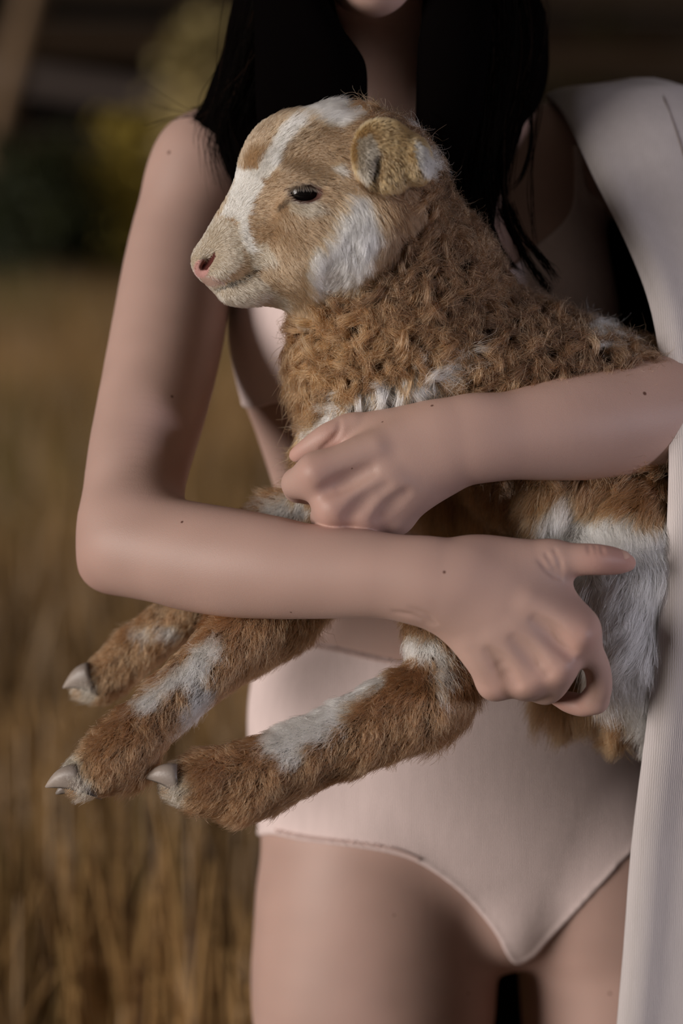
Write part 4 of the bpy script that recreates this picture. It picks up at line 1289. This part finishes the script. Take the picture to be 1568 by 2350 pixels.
pi_ = {nm: i for i, nm in enumerate(pnames)}
tpx, tpy = PIX(tc_)
isl = np.isin(tpart, [pi_['leg_a'], pi_['leg_b'], pi_['leg_c']])
ish = (tpart == pi_['head'])
ise = np.isin(tpart, [pi_['ear'], pi_['ear_far']])
cheek = in_poly(tpx, tpy, [(775, 440), (880, 440), (960, 420), (970, 560), (880, 620), (800, 665), (730, 715), (690, 690), (700, 610), (740, 520)])
eye_hole = np.hypot((tpx - 697) / 41, (tpy - 443) / 23) < 1
nose_bare = (np.hypot(tpx - 462, (tpy - 617) * .85) < 15) | in_poly(tpx, tpy, [(460, 624), (464, 608), (478, 592), (492, 575), (498, 588), (488, 608), (474, 624)])
mouth = in_poly(tpx, tpy, [(455, 632), (478, 634), (500, 650), (480, 656), (466, 650)])
face_mask = ish & ~cheek & ~eye_hole & ~nose_bare & ~mouth & ~((tpx > 840) & (tpy > 250))
under = (tpy > 1090) & ~isl                       # long belly and flank hair
wool = ~isl & ~ish & ~ise & ~under
wool |= ish & (tpx > 838) & ~cheek & ~eye_hole
def face_len(p, part):
    px, py = PIX(p)
    L = np.interp(px, [450, 520, 620, 720, 800], [.0026, .0038, .0062, .0078, .0100])
    top = np.clip((300 - py) / 60, 0, 1) * np.clip((px - 600) / 60, 0, 1)
    return L + top * .007
ear_len = lambda p, part: np.full(len(p), .0048)
n1 = straight_fur('face_fur', face_mask, 36000, face_len, .42, 5, .000115, 14, .45, .03, jit=5)
n2 = straight_fur('cheek_fur', (ish | (tpart == pi_['neck'])) & cheek, 14000, .016, .35, 7, .00012, 30, .55, .05, label='long white cheek hair', jit=8)
n3 = straight_fur('ear_fur', ise, 11000, ear_len, .6, 4, .00011, 10, .3, .02, jit=4)
def leg_len(p, part):
    px, py = PIX(p)
    L = np.full(len(p), .0105)
    c = part == pi_['leg_c']
    L[c] = np.interp(px[c], [400, 480, 600, 800, 950, 1100], [.010, .017, .017, .015, .018, .020])
    L[~c] = np.interp(px[~c], [160, 220, 300, 450, 600], [.009, .014, .016, .016, .018])
    return L
n4 = straight_fur('leg_fur', isl & ((tpx < 1120) | (tpy > 1500)), 60000, leg_len, .42, 7, .00015, 34, .62, .12, jit=11, messy=.42)
n5 = straight_fur('belly_fur', under, 46000, lambda p, part: np.interp(PIX(p)[1], [1100, 1250, 1400, 1560, 1650], [.020, .024, .032, .042, .028]), .32, 11, .00015, 70, .72, .07, label='long brown and white belly hair', jit=14, droop=.10)

def curly_wool(name, mask, clumps, per):
    """locks: each lock is a hooked curl, its strands follow it and draw together at the tip"""
    cpn, cn, cpart = roots_on(mask, clumps)
    d = flow(cpn, cn, cpart)
    px, py = PIX(cpn)
    M = clumps
    gold = np.clip((800 - px) / 120 + (py - 820) / 160, 0, 1)
    gold[in_poly(px, py, WHITE[6])] = .9             # softer, less curled on the breast
    a, b_ = tangent_frame(cn)
    rd = a * rng.normal(size=(M, 1)) + b_ * rng.normal(size=(M, 1)); rd /= np.linalg.norm(rd, axis=1)[:, None]
    e1 = d * (.45 + .5 * gold)[:, None] + rd * (1 - .55 * gold)[:, None]; e1 -= cn * (e1 * cn).sum(1)[:, None]; e1 /= np.linalg.norm(e1, axis=1)[:, None]
    e2 = np.cross(cn, e1)
    L = rng.uniform(.020, .031, M) * (1 + .25 * gold)
    npt = 14; t = np.linspace(0, 1, npt)
    turn = rng.uniform(2.2, 5.6, M) * (1 - .6 * gold)
    th0 = rng.uniform(.55, 1.15, M) * (1 - .45 * gold)                      # starts standing up, then curls over
    side = rng.normal(0, .8, M) * (1 - .6 * gold)
    ctr = np.zeros((M, npt, 3)); ctr[:, 0] = cpn - cn * .001
    for k in range(1, npt):
        s_ = t[k]
        ang = th0 + .3 - turn * s_ ** 1.25
        sg = side * s_ * 1.6
        dirv = (cn * np.sin(ang)[:, None] + (e1 * np.cos(sg)[:, None] + e2 * np.sin(sg)[:, None]) * np.cos(ang)[:, None])
        ctr[:, k] = ctr[:, k - 1] + dirv * (L / (npt - 1))[:, None]
    # keep curls above the skin
    h = ((ctr - cpn[:, None]) * cn[:, None]).sum(2)
    floor_ = .0012 + .0035 * t[None, :]
    ctr += cn[:, None] * np.maximum(floor_ - h, 0)[..., None]
    lockcol = pattern(cpn, cpart, 10) * rng.uniform(.45, 1.35, M)[:, None]
    n_ = M * per
    idx = np.repeat(np.arange(M), per)
    rad = rng.uniform(.0024, .0044, M)[idx] * np.sqrt(rng.random(n_))
    an = rng.uniform(0, 6.283, n_)
    off = a[idx] * (rad * np.cos(an))[:, None] + b_[idx] * (rad * np.sin(an))[:, None] + cn[idx] * rng.normal(0, .0006, n_)[:, None]
    shrink = (1 - .48 * t ** .7)[None, :, None]
    pts = ctr[idx] + off[:, None] * shrink
    fz = rng.normal(0, 1, (n_, 3))[:, None] * .0024 * (t ** 1.3)[None, :, None]
    wv = rng.normal(0, .0010, (n_, 3))[:, None] * np.sin(rng.uniform(5, 13, n_)[:, None] * t[None] + rng.uniform(0, 6, n_)[:, None])[..., None]
    stray = (rng.random(n_) < .16)[:, None, None] * rng.normal(0, .0045, (n_, 3))[:, None] * (t ** 1.4)[None, :, None]
    pts = pts + fz + wv * t[None, :, None] + stray
    col = lockcol[idx] * rng.uniform(.55, 1.6, n_)[:, None]
    prof = np.interp(t, [0, .5, 1], [1, .95, .3])
    o = curves_obj(name, pts, .000135 * prof, np.clip(col, .004, .86), fur_mat, lamb)
    o['kind'] = 'stuff'; o['label'] = 'curly brown wool'
curly_wool('curly_wool', wool, 2300, 46)
print('fur', round(time.time() - T0, 1))

# upper and lower lashes of the near eye
def lashes():
    n = 60
    a = np.linspace(-.85, .95, n) + rng.normal(0, .02, n)
    px, py = 697 + 39 * a, 443 - 19 * np.sqrt(np.maximum(1 - a ** 2, 0))
    p0 = P(px, py, HY - .0345)
    d = P(px + 14 * a + 4, py + 16, HY - .040) - p0
    t = np.linspace(0, 1, 6)[None, :, None]
    pts = p0[:, None] + d[:, None] * t * rng.uniform(.6, 1.2, n)[:, None, None] - np.array([0, .003, 0]) * (t * (1 - t)) * 2
    o = curves_obj('eyelashes', pts, .00013 * np.array([1, 1, .9, .7, .5, .2]), np.tile([.25, .19, .14], (n, 1)), fur_mat, lamb)
    o['kind'] = 'stuff'
lashes()

# thumb nail of the lower hand and the shoulder seam of the coat
nail_m, nt, b = mat('fingernail', (0.56, 0.36, 0.30), 0.25, 0.5)
def nail(px, py, Y, a, r, roll, pitch):
    n, m = 6, 14; pos = []; f = []
    R = Matrix.Rotation(math.radians(roll), 3, 'Y') @ Matrix.Rotation(math.radians(pitch), 3, 'X')
    for i in range(n):
        q = i / (n - 1)
        for k in range(m):
            an = 6.2832 * k / m
            x, z = a * q * math.cos(an), r * q * math.sin(an)
            pos.append(P(px, py, Y) + np.array(R @ Vector((x, .18 * z * z / r - .0008 * (1 - q ** 4), z))))
    for i in range(n - 1):
        for k in range(m):
            f.append((i * m + k, i * m + (k + 1) % m, i * m + m + (k + 1) % m, i * m + m + k))
    mesh_obj('fingernail', pos, f, nail_m, person)
nail(1428, 1271, -.2075, .0058, .0042, 12, -48)
nail(690, 1034, -.1545, .0042, .0026, -32, -25)
def seam():
    pts = []
    for px, py in ((1508, 192), (1522, 222), (1538, 262), (1553, 305), (1566, 345), (1580, 400)):
        ys_ = np.linspace(-.2, .09, 300); q = P(px, py, ys_)
        r = coat_rows; o = np.argsort(r[:, 0]); zz = np.clip(q[:, 2], r[0 if r[0, 0] < r[-1, 0] else -1, 0], None)
        g = lambda k: np.interp(q[:, 2], r[o, 0], r[o, k])
        inside = (((q[:, 0] - (g(1) + g(2)) / 2) / ((g(2) - g(1)) / 2)) ** 2 + ((q[:, 1] - g(3)) / g(4)) ** 2 < 1.0) & (q[:, 2] < zt)
        if inside.any():
            p = q[np.argmax(inside)]; pts.append((p[0], p[1] - .0020, p[2], .0009))
    if len(pts) > 2:
        o = bpy.data.objects['coat']
        lathe_pole('shoulder_seam', pts, seam_m, o, 6)
seam_m, nt, b = mat('coat_seam', (0.24, 0.20, 0.19), 0.9, 0.05)
seam()
